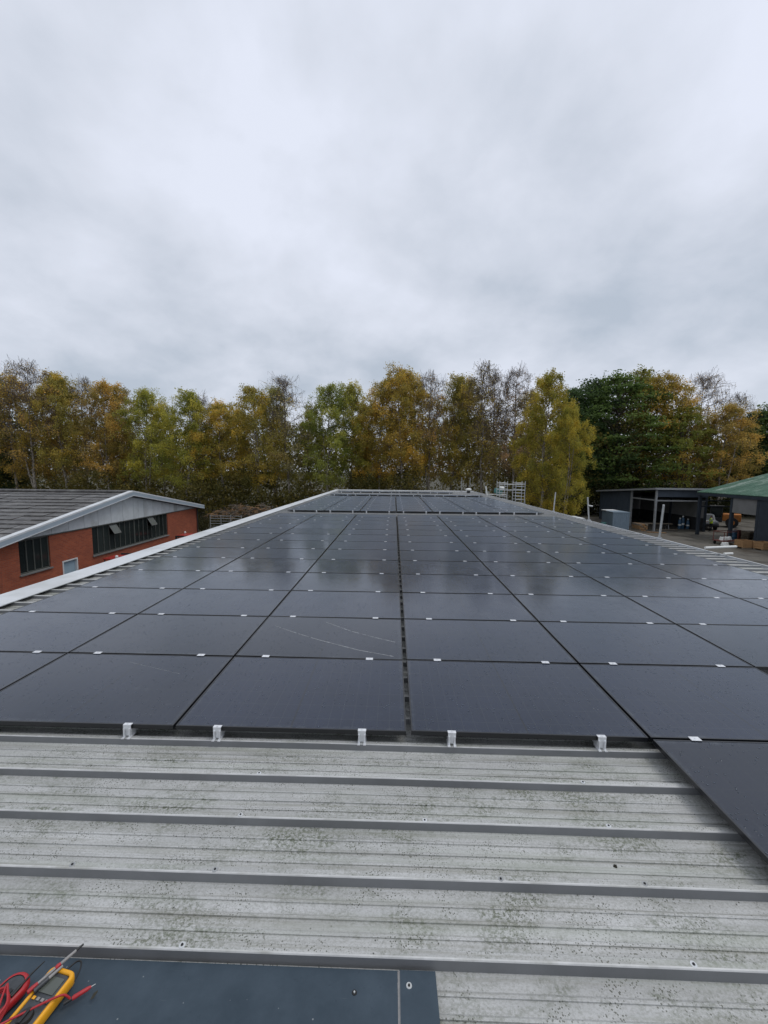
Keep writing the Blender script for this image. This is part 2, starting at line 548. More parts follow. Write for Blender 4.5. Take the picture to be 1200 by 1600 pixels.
def window_glass():
    m, t, b = new_mat('dark_window_glass')
    b.inputs['Base Color'].default_value = (0.012, 0.017, 0.016, 1)
    oi = N(t, 'ShaderNodeObjectInfo')
    c = ramp(t, oi.outputs['Random'], [(0.0, (0.008, 0.012, 0.012)), (1.0, (0.03, 0.038, 0.035))])
    t.links.new(c, b.inputs['Base Color'])
    b.inputs['Roughness'].default_value = 0.12
    b.inputs['IOR'].default_value = 1.45
    return m


M['pane'] = window_glass()
M['win_frame'] = simple('grey_green_window_frame', (0.08, 0.085, 0.075), 0.6, 0, 0.2, 5)


def green_roof():
    m, t, b = new_mat('green_sheet_roof')
    g = N(t, 'ShaderNodeNewGeometry')
    mp = N(t, 'ShaderNodeMapping')
    mp.inputs['Scale'].default_value = (0.5, 1.1, 1)
    t.links.new(g.outputs['Position'], mp.inputs['Vector'])
    n = N(t, 'ShaderNodeTexNoise', i_Scale=0.8, i_Detail=9.0, i_Roughness=0.65)
    t.links.new(mp.outputs[0], n.inputs['Vector'])
    c = ramp(t, n.outputs[0], [(0.3, (0.04, 0.105, 0.065)), (0.52, (0.065, 0.15, 0.095)), (0.58, (0.12, 0.2, 0.14)), (0.68, (0.4, 0.46, 0.4))])
    t.links.new(c, b.inputs['Base Color'])
    b.inputs['Roughness'].default_value = 0.5
    return m


M['green_roof'] = green_roof()


def leaf_material(name, trans=0.3):
    m, t, b = new_mat(name)
    oi = N(t, 'ShaderNodeObjectInfo')
    at = N(t, 'ShaderNodeAttribute', attribute_name='tint')
    k = ramp(t, at.outputs['Fac'], [(0.0, (0.45, 0.55, 0.5)), (0.5, (0.95, 0.95, 0.9)), (1.0, (1.75, 1.5, 1.2))])
    c = mixc(t, 1.0, oi.outputs['Color'], k, 'MULTIPLY')
    t.links.new(c, b.inputs['Base Color'])
    b.inputs['Roughness'].default_value = 0.6
    b.inputs['Specular IOR Level'].default_value = 0.25
    tr = N(t, 'ShaderNodeBsdfTranslucent')
    t.links.new(c, tr.inputs['Color'])
    ms = N(t, 'ShaderNodeMixShader', i_Fac=trans)
    t.links.new(b.outputs[0], ms.inputs[1])
    t.links.new(tr.outputs[0], ms.inputs[2])
    t.links.new(ms.outputs[0], t.nodes['Material Output'].inputs['Surface'])
    return m


M['leaf'] = leaf_material('autumn_leaf', 0.48)


def bark(name, c0, c1):
    m, t, b = new_mat(name)
    tcn = N(t, 'ShaderNodeTexCoord')
    mp = N(t, 'ShaderNodeMapping')
    mp.inputs['Scale'].default_value = (3, 3, 1.4)
    t.links.new(tcn.outputs['Object'], mp.inputs['Vector'])
    n = N(t, 'ShaderNodeTexNoise', i_Scale=2.5, i_Detail=7.0, i_Roughness=0.7)
    t.links.new(mp.outputs[0], n.inputs['Vector'])
    t.links.new(ramp(t, n.outputs[0], [(0.42, c1), (0.55, c0)]), b.inputs['Base Color'])
    b.inputs['Roughness'].default_value = 0.85
    return m


M['birch_bark'] = bark('birch_bark', (0.36, 0.32, 0.26), (0.09, 0.075, 0.06))
M['dark_bark'] = bark('dark_bark', (0.075, 0.06, 0.045), (0.03, 0.026, 0.02))
M['twig'] = simple('twig', (0.12, 0.095, 0.08), 0.85, 0, 0.2, 3)

# ------------------------------------------------------------------ large structure: ground
tag(MB().box(-900, 900, -300, 1500, -0.6, 0.0).build('ground', M['earth']), kind='structure')
tag(MB().box(8.9, 70, -20, 58.5, -0.3, 0.012).build('yard', M['yard']), kind='structure')
tag(MB().box(-15.7, -6.3, -20, 40, -0.3, 0.012).build('yard_lane', M['tarmac']), kind='structure')
# tarmac strip with a low kerb along the warehouse
tag(MB().box(8.9, 24, -20, 41, -0.2, 0.02).build('tarmac_apron', M['tarmac']), kind='structure')

# ------------------------------------------------------------------ warehouse under the panels
ZT = EYE - 1.9083       # top of the panels
ZC = ZT - 0.09          # crest of the roof ribs
ZB = ZC - 0.05         # pan of the roof sheet
RP = 0.3272             # rib pitch
RY = 2.795              # a rib crest
XL, XR = -5.74, 8.12
Y0, Y1 = -4.0, 42.0
wh = thing('warehouse', 'low warehouse with ribbed grey metal roof carrying the solar array', 'building', (1.35, 19, 0))
WO = Vector((-1.35, -19, 0))   # world to local


def wl(o):
    o.location = WO
    return o


prof = []
k0 = int(math.floor((Y0 - RY) / RP)) + 1
k1 = int(math.floor((Y1 - RY) / RP)) - 1


def rib_profile(y):
    a = [(y - 0.022, ZB), (y - 0.018, ZB + 0.003), (y - 0.008, ZB + 0.003), (y - 0.003, ZC - 0.004), (y, ZC), (y + 0.006, ZC + 0.0002), (y + 0.03, ZC), (y + 0.034, ZC - 0.003), (y + 0.058, ZB)]
    for fr, hgt in ((0.3, 0.005), (0.55, 0.007), (0.82, 0.005)):
        c = y + 0.058 + (RP - 0.069) * (fr - 0.1)
        a += [(c - 0.006, ZB), (c - 0.005, ZB + hgt), (c + 0.006, ZB + hgt), (c + 0.016, ZB)]
    return a


for k in range(k0, k1 + 1):
    prof += rib_profile(RY + k * RP)
# cross divisions so that the sheet is slightly uneven, as thin metal is
xs = [XL + (XR - XL) * i / 24 for i in range(25)]
vs, fs = [], []
for (y, z) in prof:
    for x in xs:
        vs.append((x, y + 0.0022 * math.sin(x * 1.3 + y * 0.9), z + 0.0014 * math.sin(x * 2.1 + y * 3.3)))
nx = len(xs)
for i in range(len(prof) - 1):
    for j in range(nx - 1):
        fs.append((i * nx + j, i * nx + j + 1, (i + 1) * nx + j + 1, (i + 1) * nx + j))
smb = MB().add(vs, fs)
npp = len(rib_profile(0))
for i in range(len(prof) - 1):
    if i % npp == 2:          # upright rib faces: darker grey, their shade put into the colour
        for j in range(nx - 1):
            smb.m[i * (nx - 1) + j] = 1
    elif i % npp in (3, 4):   # crest edge: highlight painted as a narrow paler strip
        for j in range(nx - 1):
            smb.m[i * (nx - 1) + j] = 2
M['rib_crest'] = simple('highlight_crest_coating', (0.52, 0.52, 0.505), 0.45, 0.1, 0.15, 9, coord='World', stain=(0.25, 0.25, 0.2), stain_amt=0.6)
M['rib_face'] = simple('shaded_grey_coating', (0.19, 0.195, 0.2), 0.45, 0.1, 0.16, 2, coord='World', stain=(0.11, 0.11, 0.1), stain_amt=0.4)
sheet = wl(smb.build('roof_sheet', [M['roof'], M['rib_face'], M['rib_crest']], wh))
wl(MB().box(XL + 0.02, XR - 0.02, Y0, Y1, ZB - 0.16, ZB - 0.06).build('roof_core', M['wall_clad'], wh))
# walls
wl(MB().box(XL + 0.1, XL + 0.3, Y0, Y1, 0.0, ZB - 0.17).build('wall', M['wall_clad'], wh))
wl(MB().box(XR - 0.3, XR - 0.1, Y0, Y1, 0.0, ZB - 0.17).build('wall', M['wall_clad'], wh))
wl(MB().box(XL + 0.31, XR - 0.31, Y1 - 0.3, Y1 - 0.1, 0.0, ZB - 0.17).build('wall', M['wall_clad'], wh))
wl(MB().box(XL + 0.31, XR - 0.31, Y0 + 0.1, Y0 + 0.3, 0.0, ZB - 0.17).build('wall', M['wall_clad'], wh))
# left verge flashing: flat white capping on the ribs, dark gaps beneath
mb = MB()
ny = 24
for i in range(ny):   # capping in lengths with tiny laps
    a, b_ = Y0 + (Y1 - Y0) * i / ny, Y0 + (Y1 - Y0) * (i + 1) / ny
    dz = 0.0025 * (i % 2)
    mb.prism([(-6.06, ZC + 0.04 + dz), (-6.06, ZC - 0.16), (-6.045, ZC - 0.16), (-6.045, ZC + 0.035 + dz), (-5.62, ZC + 0.006 + dz), (-5.615, ZC + 0.02 + dz), (-5.8, ZC + 0.04 + dz)], 'y', a, b_ + (0.03 if i % 2 == 0 and i < ny - 1 else 0))
wl(mb.build('capping', M['white_trim'], wh))
wl(MB().box(-6.04, -5.75, Y0, Y1, ZC - 0.16, ZC - 0.001).build('foam_filler', M['dark_void'], wh))
# far end capping
wl(MB().prism([(41.9, ZC - 0.15), (41.9, ZC + 0.01), (42.35, ZC + 0.03), (42.4, ZC - 0.15)], 'x', -6.06, XR + 0.1).build('end_capping', M['white_trim'], wh))
# right gutter
g = MB()
g.box(XR + 0.005, XR + 0.2, Y0, Y1, ZB - 0.17, ZB - 0.155)
g.box(XR + 0.185, XR + 0.2, Y0, Y1, ZB - 0.154, ZB + 0.02)
g.box(XR + 0.183, XR + 0.225, Y0, Y1, ZB + 0.021, ZB + 0.034)
wl(g.build('gutter', M['white_trim'], wh))
wl(MB().box(XR + 0.006, XR + 0.18, Y0, Y1, ZB - 0.15, ZB - 0.11).build('gutter_shade_strip', M['dark_void'], wh))  # shade inside the gutter, put in as a black strip
# pale eaves lap on the right
for i in range(0, 14):
    y = Y0 + i * 3.3 + 1.2
    wl(MB().box(XR - 0.02, XR + 0.2, y, y + 0.04, ZB + 0.036, ZB + 0.045).build('gutter_strap', M['galv'], wh))


def washer(mb, x, y, z, r=0.014, mi=0):
    mb.tube([(x, y, z), (x, y, z + 0.002)], [r, r * 0.9], 14, 0)
    mb.tube([(x, y, z + 0.0021), (x, y, z + 0.0055)], [r * 0.42, r * 0.36], 6, 1)


for (x, k) in ((-0.87, -1), (-0.87, -4), (-0.875, -3), (1.245, -2), (1.25, -3), (-1.605, -3), (0.55, -3), (-0.87, -2), (1.25, -1), (1.25, -4), (-3.0, -2), (-3.0, -3), (3.2, -2), (3.2, -3), (-3.0, -1), (0.2, -2)):
    mbb = MB()
    washer(mbb, x, RY + k * RP + 0.015, ZC)
    so_ = mbb.build('roof_screw', [M['white_trim'] if k % 3 else M['galv_dull'], M['dark_void']], None)
    so_.parent = sheet
# blue-grey flashing at the photographer's feet
FZ = ZB + 0.02


def fz(y):
    return FZ + 0.001 + (ZC + 0.009 - FZ - 0.001) * (1.463 - y) / 0.323


for (xa, xb, dz) in ((-2.4, 0.062, 0.0), (0.045, 0.192, 0.004)):
    p = [(1.461, FZ - 0.012 + dz), (1.463, FZ + 0.001 + dz), (1.14, ZC + 0.009 + dz), (0.55, ZC + 0.008 + dz), (0.55, ZC + 0.005 + dz), (1.139, ZC + 0.006 + dz), (1.459, FZ - 0.002 + dz), (1.458, FZ - 0.012 + dz)]
    f = wl(MB().prism(p, 'x', xa, xb).build('flashing', M['flash'], wh))
    if xa > 0:
        f['label'] = 'short lapped end piece of the blue-grey flashing'
        mbb = MB(); washer(mbb, 0.083, 1.408, fz(1.408) + 0.0045, 0.012)
        o = mbb.build('flashing_screw', [M['galv'], M['dark_void']], f)
    else:
        mbb = MB(); washer(mbb, -0.13, 1.38, fz(1.38) + 0.0005, 0.010)
        mbb.build('flashing_screw', [M['dark_void'], M['galv']], f)
        sp_ = [(y_, fz(y_) + 0.0045) for y_ in (1.14, 1.2, 1.28, 1.36, 1.42, 1.46)]
        sm = MB()
        for (ya, za), (yb, zb) in zip(sp_[:-1], sp_[1:]):
            sm.add([(0.039, ya, za - 0.004), (0.0475, ya, za + 0.0005), (0.0475, yb, zb + 0.0005), (0.039 + 0.003 * math.sin(yb * 60), yb, zb - 0.004)], [(0, 1, 2, 3)])
        sm.build('sealant_bead', M['probe_grey'], f)

# ------------------------------------------------------------------ solar panels
PW, PD, PH = 1.722, 1.134, 0.032
CP, RQ = 1.742, 1.154
XC = 0.1302
fr = MB()
rim = 0.011
fr.box(-PW / 2, PW / 2, -PD / 2, -PD / 2 + rim, -PH, 0)
fr.box(-PW / 2, PW / 2, PD / 2 - rim, PD / 2, -PH, 0)
fr.box(-PW / 2, -PW / 2 + rim, -PD / 2 + rim, PD / 2 - rim, -PH, 0)
fr.box(PW / 2 - rim, PW / 2, -PD / 2 + rim, PD / 2 - rim, -PH, 0)
frame_me = fr.mesh('frame')
gl = MB().box(-PW / 2 + rim, PW / 2 - rim, -PD / 2 + rim, PD / 2 - rim, -0.008, -0.0016)
glass_me = gl.mesh('glass')
cl = MB()
cl.bbox(-0.036, 0.036, -0.031, 0.013, 0.0015, 0.006, 0.0015)
cl.box(-0.03, 0.03, -0.013, -0.007, -0.06, 0.0014)
cl.tube([(0, -0.01, 0.006), (0, -0.01, 0.0105)], 0.0075, 6)
clamp_me = cl.mesh('clamp')
br_ = MB()
br_.bbox(-0.036, 0.036, -0.02, 0.013, 0.0015, 0.006, 0.0015)
br_.box(-0.034, 0.034, -0.022, -0.017, -0.03, 0.0055)
br_.tube([(0, -0.006, 0.006), (0, -0.006, 0.0105)], 0.0075, 6)
for s in (-1, 1):
    br_.box(s * 0.024 - 0.006, s * 0.024 + 0.006, -0.032, -0.022, -0.086, -0.02)
    br_.box(s * 0.026 - 0.012, s * 0.026 + 0.012, -0.055, 0.05, -0.0895, -0.084)
br_.box(-0.03, 0.03, -0.012, 0.12, -0.084, -0.034)
bracket_me = br_.mesh('clamp_bracket')
ORD = ['front', 'second', 'third', 'fourth', 'fifth', 'sixth', 'seventh', 'eighth', 'ninth', 'tenth', 'eleventh', 'twelfth', 'thirteenth']
CW = {-3: 'outermost column left of centre gap', -2: 'second column left of centre gap', -1: 'first column left of centre gap',
      1: 'first column right of centre gap', 2: 'second column right of centre gap', 3: 'third column right of centre gap', 4: 'outermost column right of centre gap'}
prnd = random.Random(11)


def panel(col, yfront, label, group, front=False, tilt=(0, 0)):
    xc = XC + (col + 0.5) * CP - 0.009 if col < 0 else XC + (col - 0.5) * CP + 0.009
    yc = yfront + 0.01 + PD / 2
    t = thing('solar_panel', label, 'solar panel', (xc, yc, ZT), 0, group)
    t.rotation_euler = (R(prnd.gauss(0, 0.09) + tilt[0]), R(prnd.gauss(0, 0.09) + tilt[1]), R(prnd.gauss(0, 0.03)))
    link('frame', frame_me, M['black_frame'], t)
    gobj = link('glass', glass_me, M['glass'], t)
    for fx in (0.176, 0.802):
        x = -PW / 2 + fx * CP + prnd.gauss(0, 0.012)
        if front:
            link('clamp', bracket_me, M['clamp'], t, (x, -PD / 2, 0)).scale = (0.85, 0.8, 1.0)
        else:
            link('clamp', clamp_me, M['clamp'], t, (x, -PD / 2, 0))
    return t, gobj


YF = 2.8141
special = {}
for row in range(13):
    for col in (-3, -2, -1, 1, 2, 3, 4):
        if row == 0 and col >= 3:
            continue
        if row == 1 and col == 4:
            continue
        lab = 'solar panel, %s row of near block, %s' % (ORD[row], CW[col])
        tl = (1.1, 0) if (row == 9 and col == -2) else (0, 0)
        fe = (row == 0 and col in (-3, -2, -1, 1)) or (row == 1 and col == 3)
        special[(row, col)] = panel(col, YF + row * RQ, lab, 'solar panels of the near block', fe, tl)
# single panel laid one row nearer than the others
panel(2, YF - RQ, 'black solar panel jutting nearest on the right, one row ahead of the rest', 'solar panels of the near block', True)
Y2 = 19.3
for row in range(10):
    for col in (-3, -2, -1, 1, 2, 3, 4):
        panel(col, Y2 + row * RQ, 'solar panel, %s row of block beyond bare strip, %s' % (ORD[row], CW[col]), 'solar panels of the middle block', row == 0)
for col in (-3, -2, -1, 1, 2, 3, 4):
    panel(col, 32.4, 'solar panel, single row between middle block and farthest row, %s' % CW[col], 'solar panels of the two far rows', True)
for col in (-3, -2, -1, 1, 2, 3):
    panel(col, 36.9, 'solar panel, farthest row by the roof end, %s' % CW[col], 'solar panels of the two far rows', True)
# dried water streaks on the second panel left of the gap
M['streak'] = simple('dried_streak', (0.2, 0.21, 0.22), 0.7, 0, 0.5, 40)
t_, g_ = special[(1, -1)]
loc = t_.location
for pts in ([(-1.439, 4.793), (-1.1, 4.57), (-0.815, 4.405), (-0.361, 4.177), (0.05, 4.035)], [(-0.834, 4.951), (-0.5, 4.69), (-0.244, 4.54), (0.06, 4.39)]):
    mb = MB()
    fine = []
    for a, b_ in zip(pts[:-1], pts[1:]):
        for i in range(12):
            s = i / 12
            fine.append((a[0] + (b_[0] - a[0]) * s, a[1] + (b_[1] - a[1]) * s))
    for i in range(len(fine) - 1):
        wv = 0.010 * (rnd.uniform(0.5, 1.0) if rnd.random() > 0.08 else 0.15)
        (xa, ya), (xb, yb) = fine[i], fine[i + 1]
        if xb - loc.x > PW / 2 - 0.012:
            continue
        mb.add([(xa - loc.x, ya - wv - loc.y, -0.0012), (xb - loc.x, yb - wv - loc.y, -0.0012), (xb - loc.x, yb + wv - loc.y, -0.0012), (xa - loc.x, ya + wv - loc.y, -0.0012)], [(0, 1, 2, 3)])
    mb.build('water_streak', M['streak'], g_)
for (key, pts) in (((0, -2), [(-0.15, 0.42), (0.5, 0.2)]), ((3, -2), [(0.5, 0.45), (0.78, 0.25)]), ((3, 2), [(-0.55, 0.5), (-0.42, 0.2)])):
    t2, g2 = special[key]
    (xa, ya), (xb, yb) = pts
    mb = MB()
    for i in range(14):
        s, s2 = i / 14, (i + 1) / 14
        wv = 0.0025 * rnd.uniform(0.3, 1)
        mb.add([(xa + (xb - xa) * s, ya + (yb - ya) * s - wv, -0.0012), (xa + (xb - xa) * s2, ya + (yb - ya) * s2 - wv, -0.0012), (xa + (xb - xa) * s2, ya + (yb - ya) * s2 + wv, -0.0012), (xa + (xb - xa) * s, ya + (yb - ya) * s + wv, -0.0012)], [(0, 1, 2, 3)])
    mb.build('water_streak', M['streak'], g2)

# ------------------------------------------------------------------ brick building on the left
BX = -16.0
bb = thing('brick_building', 'red brick workshop with pale gable boarding and a slate-grey roof', 'building', (BX, 24.2, 0))


def bl(o):
    o.location = (-BX, -24.2, 0)
    return o


YA, YB_, YM = 15.9, 32.5, 24.0
EZ, AZ = 3.22, 4.62
BW = 30.0
# brick front wall with real openings: strips between the openings
op = [(16.72, 18.28, 1.68, 3.17), (18.92, 19.87, 0.05, 1.8), (20.96, 28.17, 1.64, 3.19)]
mb = MB()
ys = sorted({YA, YB_} | {a for o_ in op for a in o_[:2]})
for a, b_ in zip(ys[:-1], ys[1:]):
    o_ = [q for q in op if q[0] <= a and b_ <= q[1]]
    if not o_:
        mb.box(BX - 0.25, BX, a, b_, 0, EZ)
    else:
        mb.box(BX - 0.25, BX, a, b_, 0, o_[0][2])
        mb.box(BX - 0.25, BX, a, b_, o_[0][3], EZ)
bl(mb.build('wall', M['brick'], bb))
bl(MB().box(BX - BW, BX - 0.26, YB_ - 0.25, YB_, 0, EZ).build('wall', M['brick'], bb))
bl(MB().box(BX - BW, BX - 0.26, YA, YA + 0.25, 0, EZ).build('wall', M['brick'], bb))
bl(MB().box(BX - 6, BX - 5.8, YA + 0.3, YB_ - 0.3, 0, EZ).build('inner_wall', M['interior'], bb))
bl(MB().box(BX - 5.7, BX - 0.3, YA + 0.3, YB_ - 0.3, EZ - 0.05, EZ - 0.01).build('inner_ceiling', M['interior'], bb))
# gable boards, each its own piece
nb = 33
for i in range(nb):
    a = YA + (YB_ - YA) * i / nb
    b_ = YA + (YB_ - YA) * (i + 1) / nb - 0.012
    zt = lambda y: EZ + (AZ - EZ) * (1 - abs(y - YM) / ((YM - YA) if y < YM else (YB_ - YM)))
    if a < YM < b_:
        poly = [(a, EZ + 0.002), (b_, EZ + 0.002), (b_, zt(b_)), (YM, AZ), (a, zt(a))]
    else:
        poly = [(a, EZ + 0.002), (b_, EZ + 0.002), (b_, max(zt(b_), EZ + 0.02)), (a, max(zt(a), EZ + 0.02))]
    bl(MB().prism(poly, 'x', BX - 0.06, BX + 0.03 + 0.006 * (i % 2)).build('gable_board', M['clad_pale'], bb))
bl(MB().box(BX - 0.02, BX + 0.05, YA, YB_, EZ - 0.05, EZ - 0.001).build('drip_trim', M['win_frame'], bb))
# roof courses, near and far slope, real stepped laps
for side in (0, 1):
    n = 14
    ye = YA - 0.5 if side == 0 else YB_ + 0.5
    ze = EZ + 0.02
    zr = AZ + 0.22
    sl_n = []
    for i in range(n):
        s0, s1 = i / n, (i + 1) / n + 0.02
        ya, yb = ye + (YM - ye) * s0, ye + (YM - ye) * min(s1, 1)
        za, zb = ze + (zr - ze) * s0, ze + (zr - ze) * min(s1, 1)
        mb = MB()
        x = BX + 0.065
        while x > BX - BW:
            wd = rnd.uniform(0.9, 1.15)
            j = rnd.uniform(-0.015, 0.02)
            mb.add([(x, ya, za + 0.06 + j), (x - wd + 0.02, ya, za + 0.06 + j), (x - wd + 0.02, yb, zb + 0.015), (x, yb, zb + 0.015),
                    (x, ya, za - 0.02), (x - wd + 0.02, ya, za - 0.02)], [(0, 1, 2, 3), (0, 4, 5, 1)])
            x -= wd
        bl(mb.build('roof_course', M['slate'], bb))
    # barge: white capping, blue-grey face, dark line
    dy, dz = (YM - ye), (zr - ze)
    def barge(name, mat, x0, x1, za_, zb_):
        poly = [(ye, ze + za_), (YM, zr + za_), (YM, zr + zb_), (ye, ze + zb_)]
        bl(MB().prism(poly, 'x', x0, x1).build(name, mat, bb))
    barge('verge_gap', M['dark_void'], BX + 0.07, BX + 0.11, -0.2, 0.115)
    barge('verge_capping', M['white_trim'], BX + 0.112, BX + 0.40, 0.06, 0.135)
    barge('barge_board', M['blue_grey_trim'], BX + 0.36, BX + 0.395, -0.13, 0.058)
    barge('barge_lip', M['white_trim'], BX + 0.35, BX + 0.41, -0.165, -0.132)
    barge('soffit', M['pale_trim'], BX + 0.04, BX + 0.349, -0.16, -0.135)
bl(MB().tube([(BX + 0.1, YM, AZ + 0.27), (BX - BW, YM, AZ + 0.27)], 0.11, 8).build('ridge', M['slate'], bb))
# windows
for wi, (a, b_, z0, z1) in enumerate((op[0], op[2])):
    wn = MB()
    wn.box(BX - 0.12, BX - 0.06, a + 0.003, b_ - 0.003, z0 + 0.003, z0 + 0.06).box(BX - 0.12, BX - 0.06, a + 0.003, b_ - 0.003, z1 - 0.06, z1 - 0.003)
    n = 4 if wi == 0 else 16
    for i in range(n + 1):
        y = a + 0.03 + (b_ - a - 0.06) * i / n
        h = 0.05 if (wi == 1 and i == 8) else 0.022
        wn.box(BX - 0.118, BX - 0.052, y - h, y + h, z0 + 0.061, z1 - 0.061)
    wo_ = bl(wn.build('window', M['win_frame'], bb))
    MB().box(BX - 0.2, BX + 0.07, a - 0.06, b_ + 0.06, z0 - 0.055, z0 + 0.001).build('sill', M['grey_sheet'], wo_)
    for i in range(n):
        y = a + 0.03 + (b_ - a - 0.06) * i / n
        y2 = a + 0.03 + (b_ - a - 0.06) * (i + 1) / n
        if wi == 1 and i in (3, 11):
            zs = z1 - 0.62
            MB().box(BX - 0.093, BX - 0.087, y, y2, z0 + 0.06, zs).build('pane', M['pane'], wo_, None, (0, 0, 0))
            mv = MB()
            sl_ = 0.30
            P0 = [(BX - 0.05, y, z1 - 0.08), (BX - 0.05, y2 + 0.12, z1 - 0.08), (BX - 0.05 + sl_, y2 + 0.12, zs + 0.05), (BX - 0.05 + sl_, y, zs + 0.05)]
            mv.add(P0, [(0, 1, 2, 3)])
            mv.tube(P0 + [P0[0]], 0.022, 5, 1)
            o = mv.build('open_vent', [M['screen'], M['grey_sheet']], wo_)
            o['label'] = 'top-hung vent pane propped open'
        else:
            MB().box(BX - 0.093, BX - 0.087, y, y2, z0 + 0.06, z1 - 0.06).build('pane', M['pane'], wo_)
dr = bl(MB().box(BX - 0.14, BX - 0.09, 18.99, 19.80, 0.06, 1.73).build('door', M['door_blue'], bb))
MB().box(BX - 0.15, BX + 0.02, 18.923, 18.985, 0.05, 1.797).box(BX - 0.15, BX + 0.02, 19.805, 19.867, 0.05, 1.797).box(BX - 0.15, BX + 0.02, 18.987, 19.803, 1.735, 1.797).build('door_frame', M['white_paint'], dr)
MB().tube([(BX - 0.085, 19.1, 0.95), (BX - 0.03, 19.1, 0.95), (BX - 0.03, 19.22, 0.95)], 0.012, 6).build('handle', M['galv'], dr)
# downpipe at far corner
bl(MB().tube([(BX + 0.08, YB_ - 0.12, EZ - 0.1), (BX + 0.08, YB_ - 0.12, 0.05)], 0.045, 8).build('downpipe', M['dark_paint'], bb))


# red fork trucks parked in the lane, only their tops seen over the capping
def fork_truck(x, y, rz, label):
    t = thing('fork_truck', label, 'fork truck', (x, y, 0.012), rz, 'red fork trucks in the lane')
    t.scale = (0.86, 0.86, 0.86)
    b = MB()
    b.bbox(-0.5, 0.5, -0.95, 0.55, 0.25, 0.85, 0.06)
    b.bbox(-0.5, 0.5, -1.0, -0.35, 0.8, 1.15, 0.08)
    b.build('body', M['red_paint'], t)
    for sx in (-1, 1):
        for yy, r in ((-0.7, 0.24), (0.5, 0.3)):
            wh_ = MB().tube([(sx * 0.42, yy, r), (sx * 0.58, yy, r)], r, 16).build('wheel', M['rubber'], t)
            MB().tube([(sx * 0.55, yy, r), (sx * 0.59, yy, r)], r * 0.5, 10).build('rim', M['galv_dull'], wh_)
    for sx in (-1, 1):
        MB().tube([(sx * 0.44, 0.5, 0.8), (sx * 0.4, 0.25, 1.95)], 0.03, 6).build('guard_post', M['dark_paint'], t)
        MB().tube([(sx * 0.44, -0.75, 1.1), (sx * 0.4, -0.65, 1.95)], 0.03, 6).build('guard_post', M['dark_paint'], t)
    rf = MB().bbox(-0.47, 0.47, -0.75, 0.38, 1.95, 2.03, 0.03).build('overhead_guard', M['red_paint'], t)
    ms = MB()
    for sx in (-1, 1):
        ms.box(sx * 0.3 - 0.05, sx * 0.3 + 0.05, 0.7, 0.8, 0.08, 2.05)
    ms.box(-0.249, 0.249, 0.71, 0.79, 1.95, 2.04).box(-0.249, 0.249, 0.71, 0.79, 0.5, 0.58)
    ms.build('mast', M['dark_paint'], t)
    for sx in (-1, 1):
        MB().box(sx * 0.22 - 0.05, sx * 0.22 + 0.05, 0.81, 1.75, 0.08, 0.12).build('fork', M['dark_paint'], t)
    MB().bbox(-0.25, 0.25, -0.35, 0.1, 0.86, 0.98, 0.04).bbox(-0.24, 0.24, -0.42, -0.33, 0.98, 1.4, 0.03).build('seat', M['rubber'], t)
    lm = MB().tube([(0.3, -0.62, 2.03), (0.3, -0.62, 2.07), (0.3, -0.62, 2.16), (0.3, -0.62, 2.2)], [0.05, 0.085, 0.085, 0.04], 12)
    lm.build('beacon', M['plastic_white'], t)
    return t


fork_truck(-14.3, 20.5, 0.0, 'red fork truck beneath the long window, white beacon at its near end')
fork_truck(-14.5, 27.6, 3.14, 'red fork truck by the far corner of the brick workshop')

# ------------------------------------------------------------------ right yard: dark open shed
sh = thing('open_shed', 'dark steel open-fronted shed with single-pitch roof behind the pale cabinet', 'building', (31, 51, 0))


def sl2(o):
    o.location = (-31, -51, 0)
    return o


SX0, SX1, SY0, SY1 = 28.6, 34.1, 45.0, 57.0
mb = MB()
mb.prism([(SY0 - 0.5, 4.62), (SY1 + 0.4, 3.78), (SY1 + 0.4, 3.9), (SY0 - 0.5, 4.74)], 'x', SX0 - 0.4, SX1)
sl2(mb.build('roof', M['dark_steel'], sh))
sl2(MB().box(SX0 - 0.42, SX1, SY0 - 0.56, SY0 - 0.502, 4.58, 4.78).build('roof_fascia', M['galv_dull'], sh))
sl2(MB().prism([(SY0 - 0.5, 4.58), (SY1 + 0.4, 3.74), (SY1 + 0.4, 3.93), (SY0 - 0.5, 4.78)], 'x', SX0 - 0.46, SX0 - 0.402).build('roof_verge', M['galv_dull'], sh))
# left wall boards
for i in range(12):
    a = 49.6 + i * (SY1 - 49.6) / 12
    b_ = 49.6 + (i + 1) * (SY1 - 49.6) / 12 - 0.02
    zt = 4.6 - (a - SY0) * 0.07
    sl2(MB().box(SX0 - 0.02 - 0.015 * (i % 2), SX0 + 0.05, a, b_, 0, zt).build('wall_panel', M['dark_clad'], sh))
# back wall: grey sheet above dark base
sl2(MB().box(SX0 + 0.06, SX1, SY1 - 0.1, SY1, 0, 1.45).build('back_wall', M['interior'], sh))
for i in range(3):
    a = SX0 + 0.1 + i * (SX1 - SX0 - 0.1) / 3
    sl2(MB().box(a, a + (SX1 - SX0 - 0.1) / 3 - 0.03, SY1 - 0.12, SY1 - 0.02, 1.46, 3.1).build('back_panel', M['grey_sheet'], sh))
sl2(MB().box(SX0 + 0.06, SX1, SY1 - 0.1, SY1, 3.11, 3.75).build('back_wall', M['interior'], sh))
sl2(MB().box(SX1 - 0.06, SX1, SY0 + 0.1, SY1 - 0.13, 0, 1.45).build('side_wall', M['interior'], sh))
for i in range(4):
    a = SY0 + 0.1 + i * (SY1 - SY0 - 0.25) / 4
    sl2(MB().box(SX1 - 0.1, SX1 - 0.02, a, a + (SY1 - SY0 - 0.25) / 4 - 0.03, 1.46, 3.25).build('side_panel', M['grey_sheet'], sh))
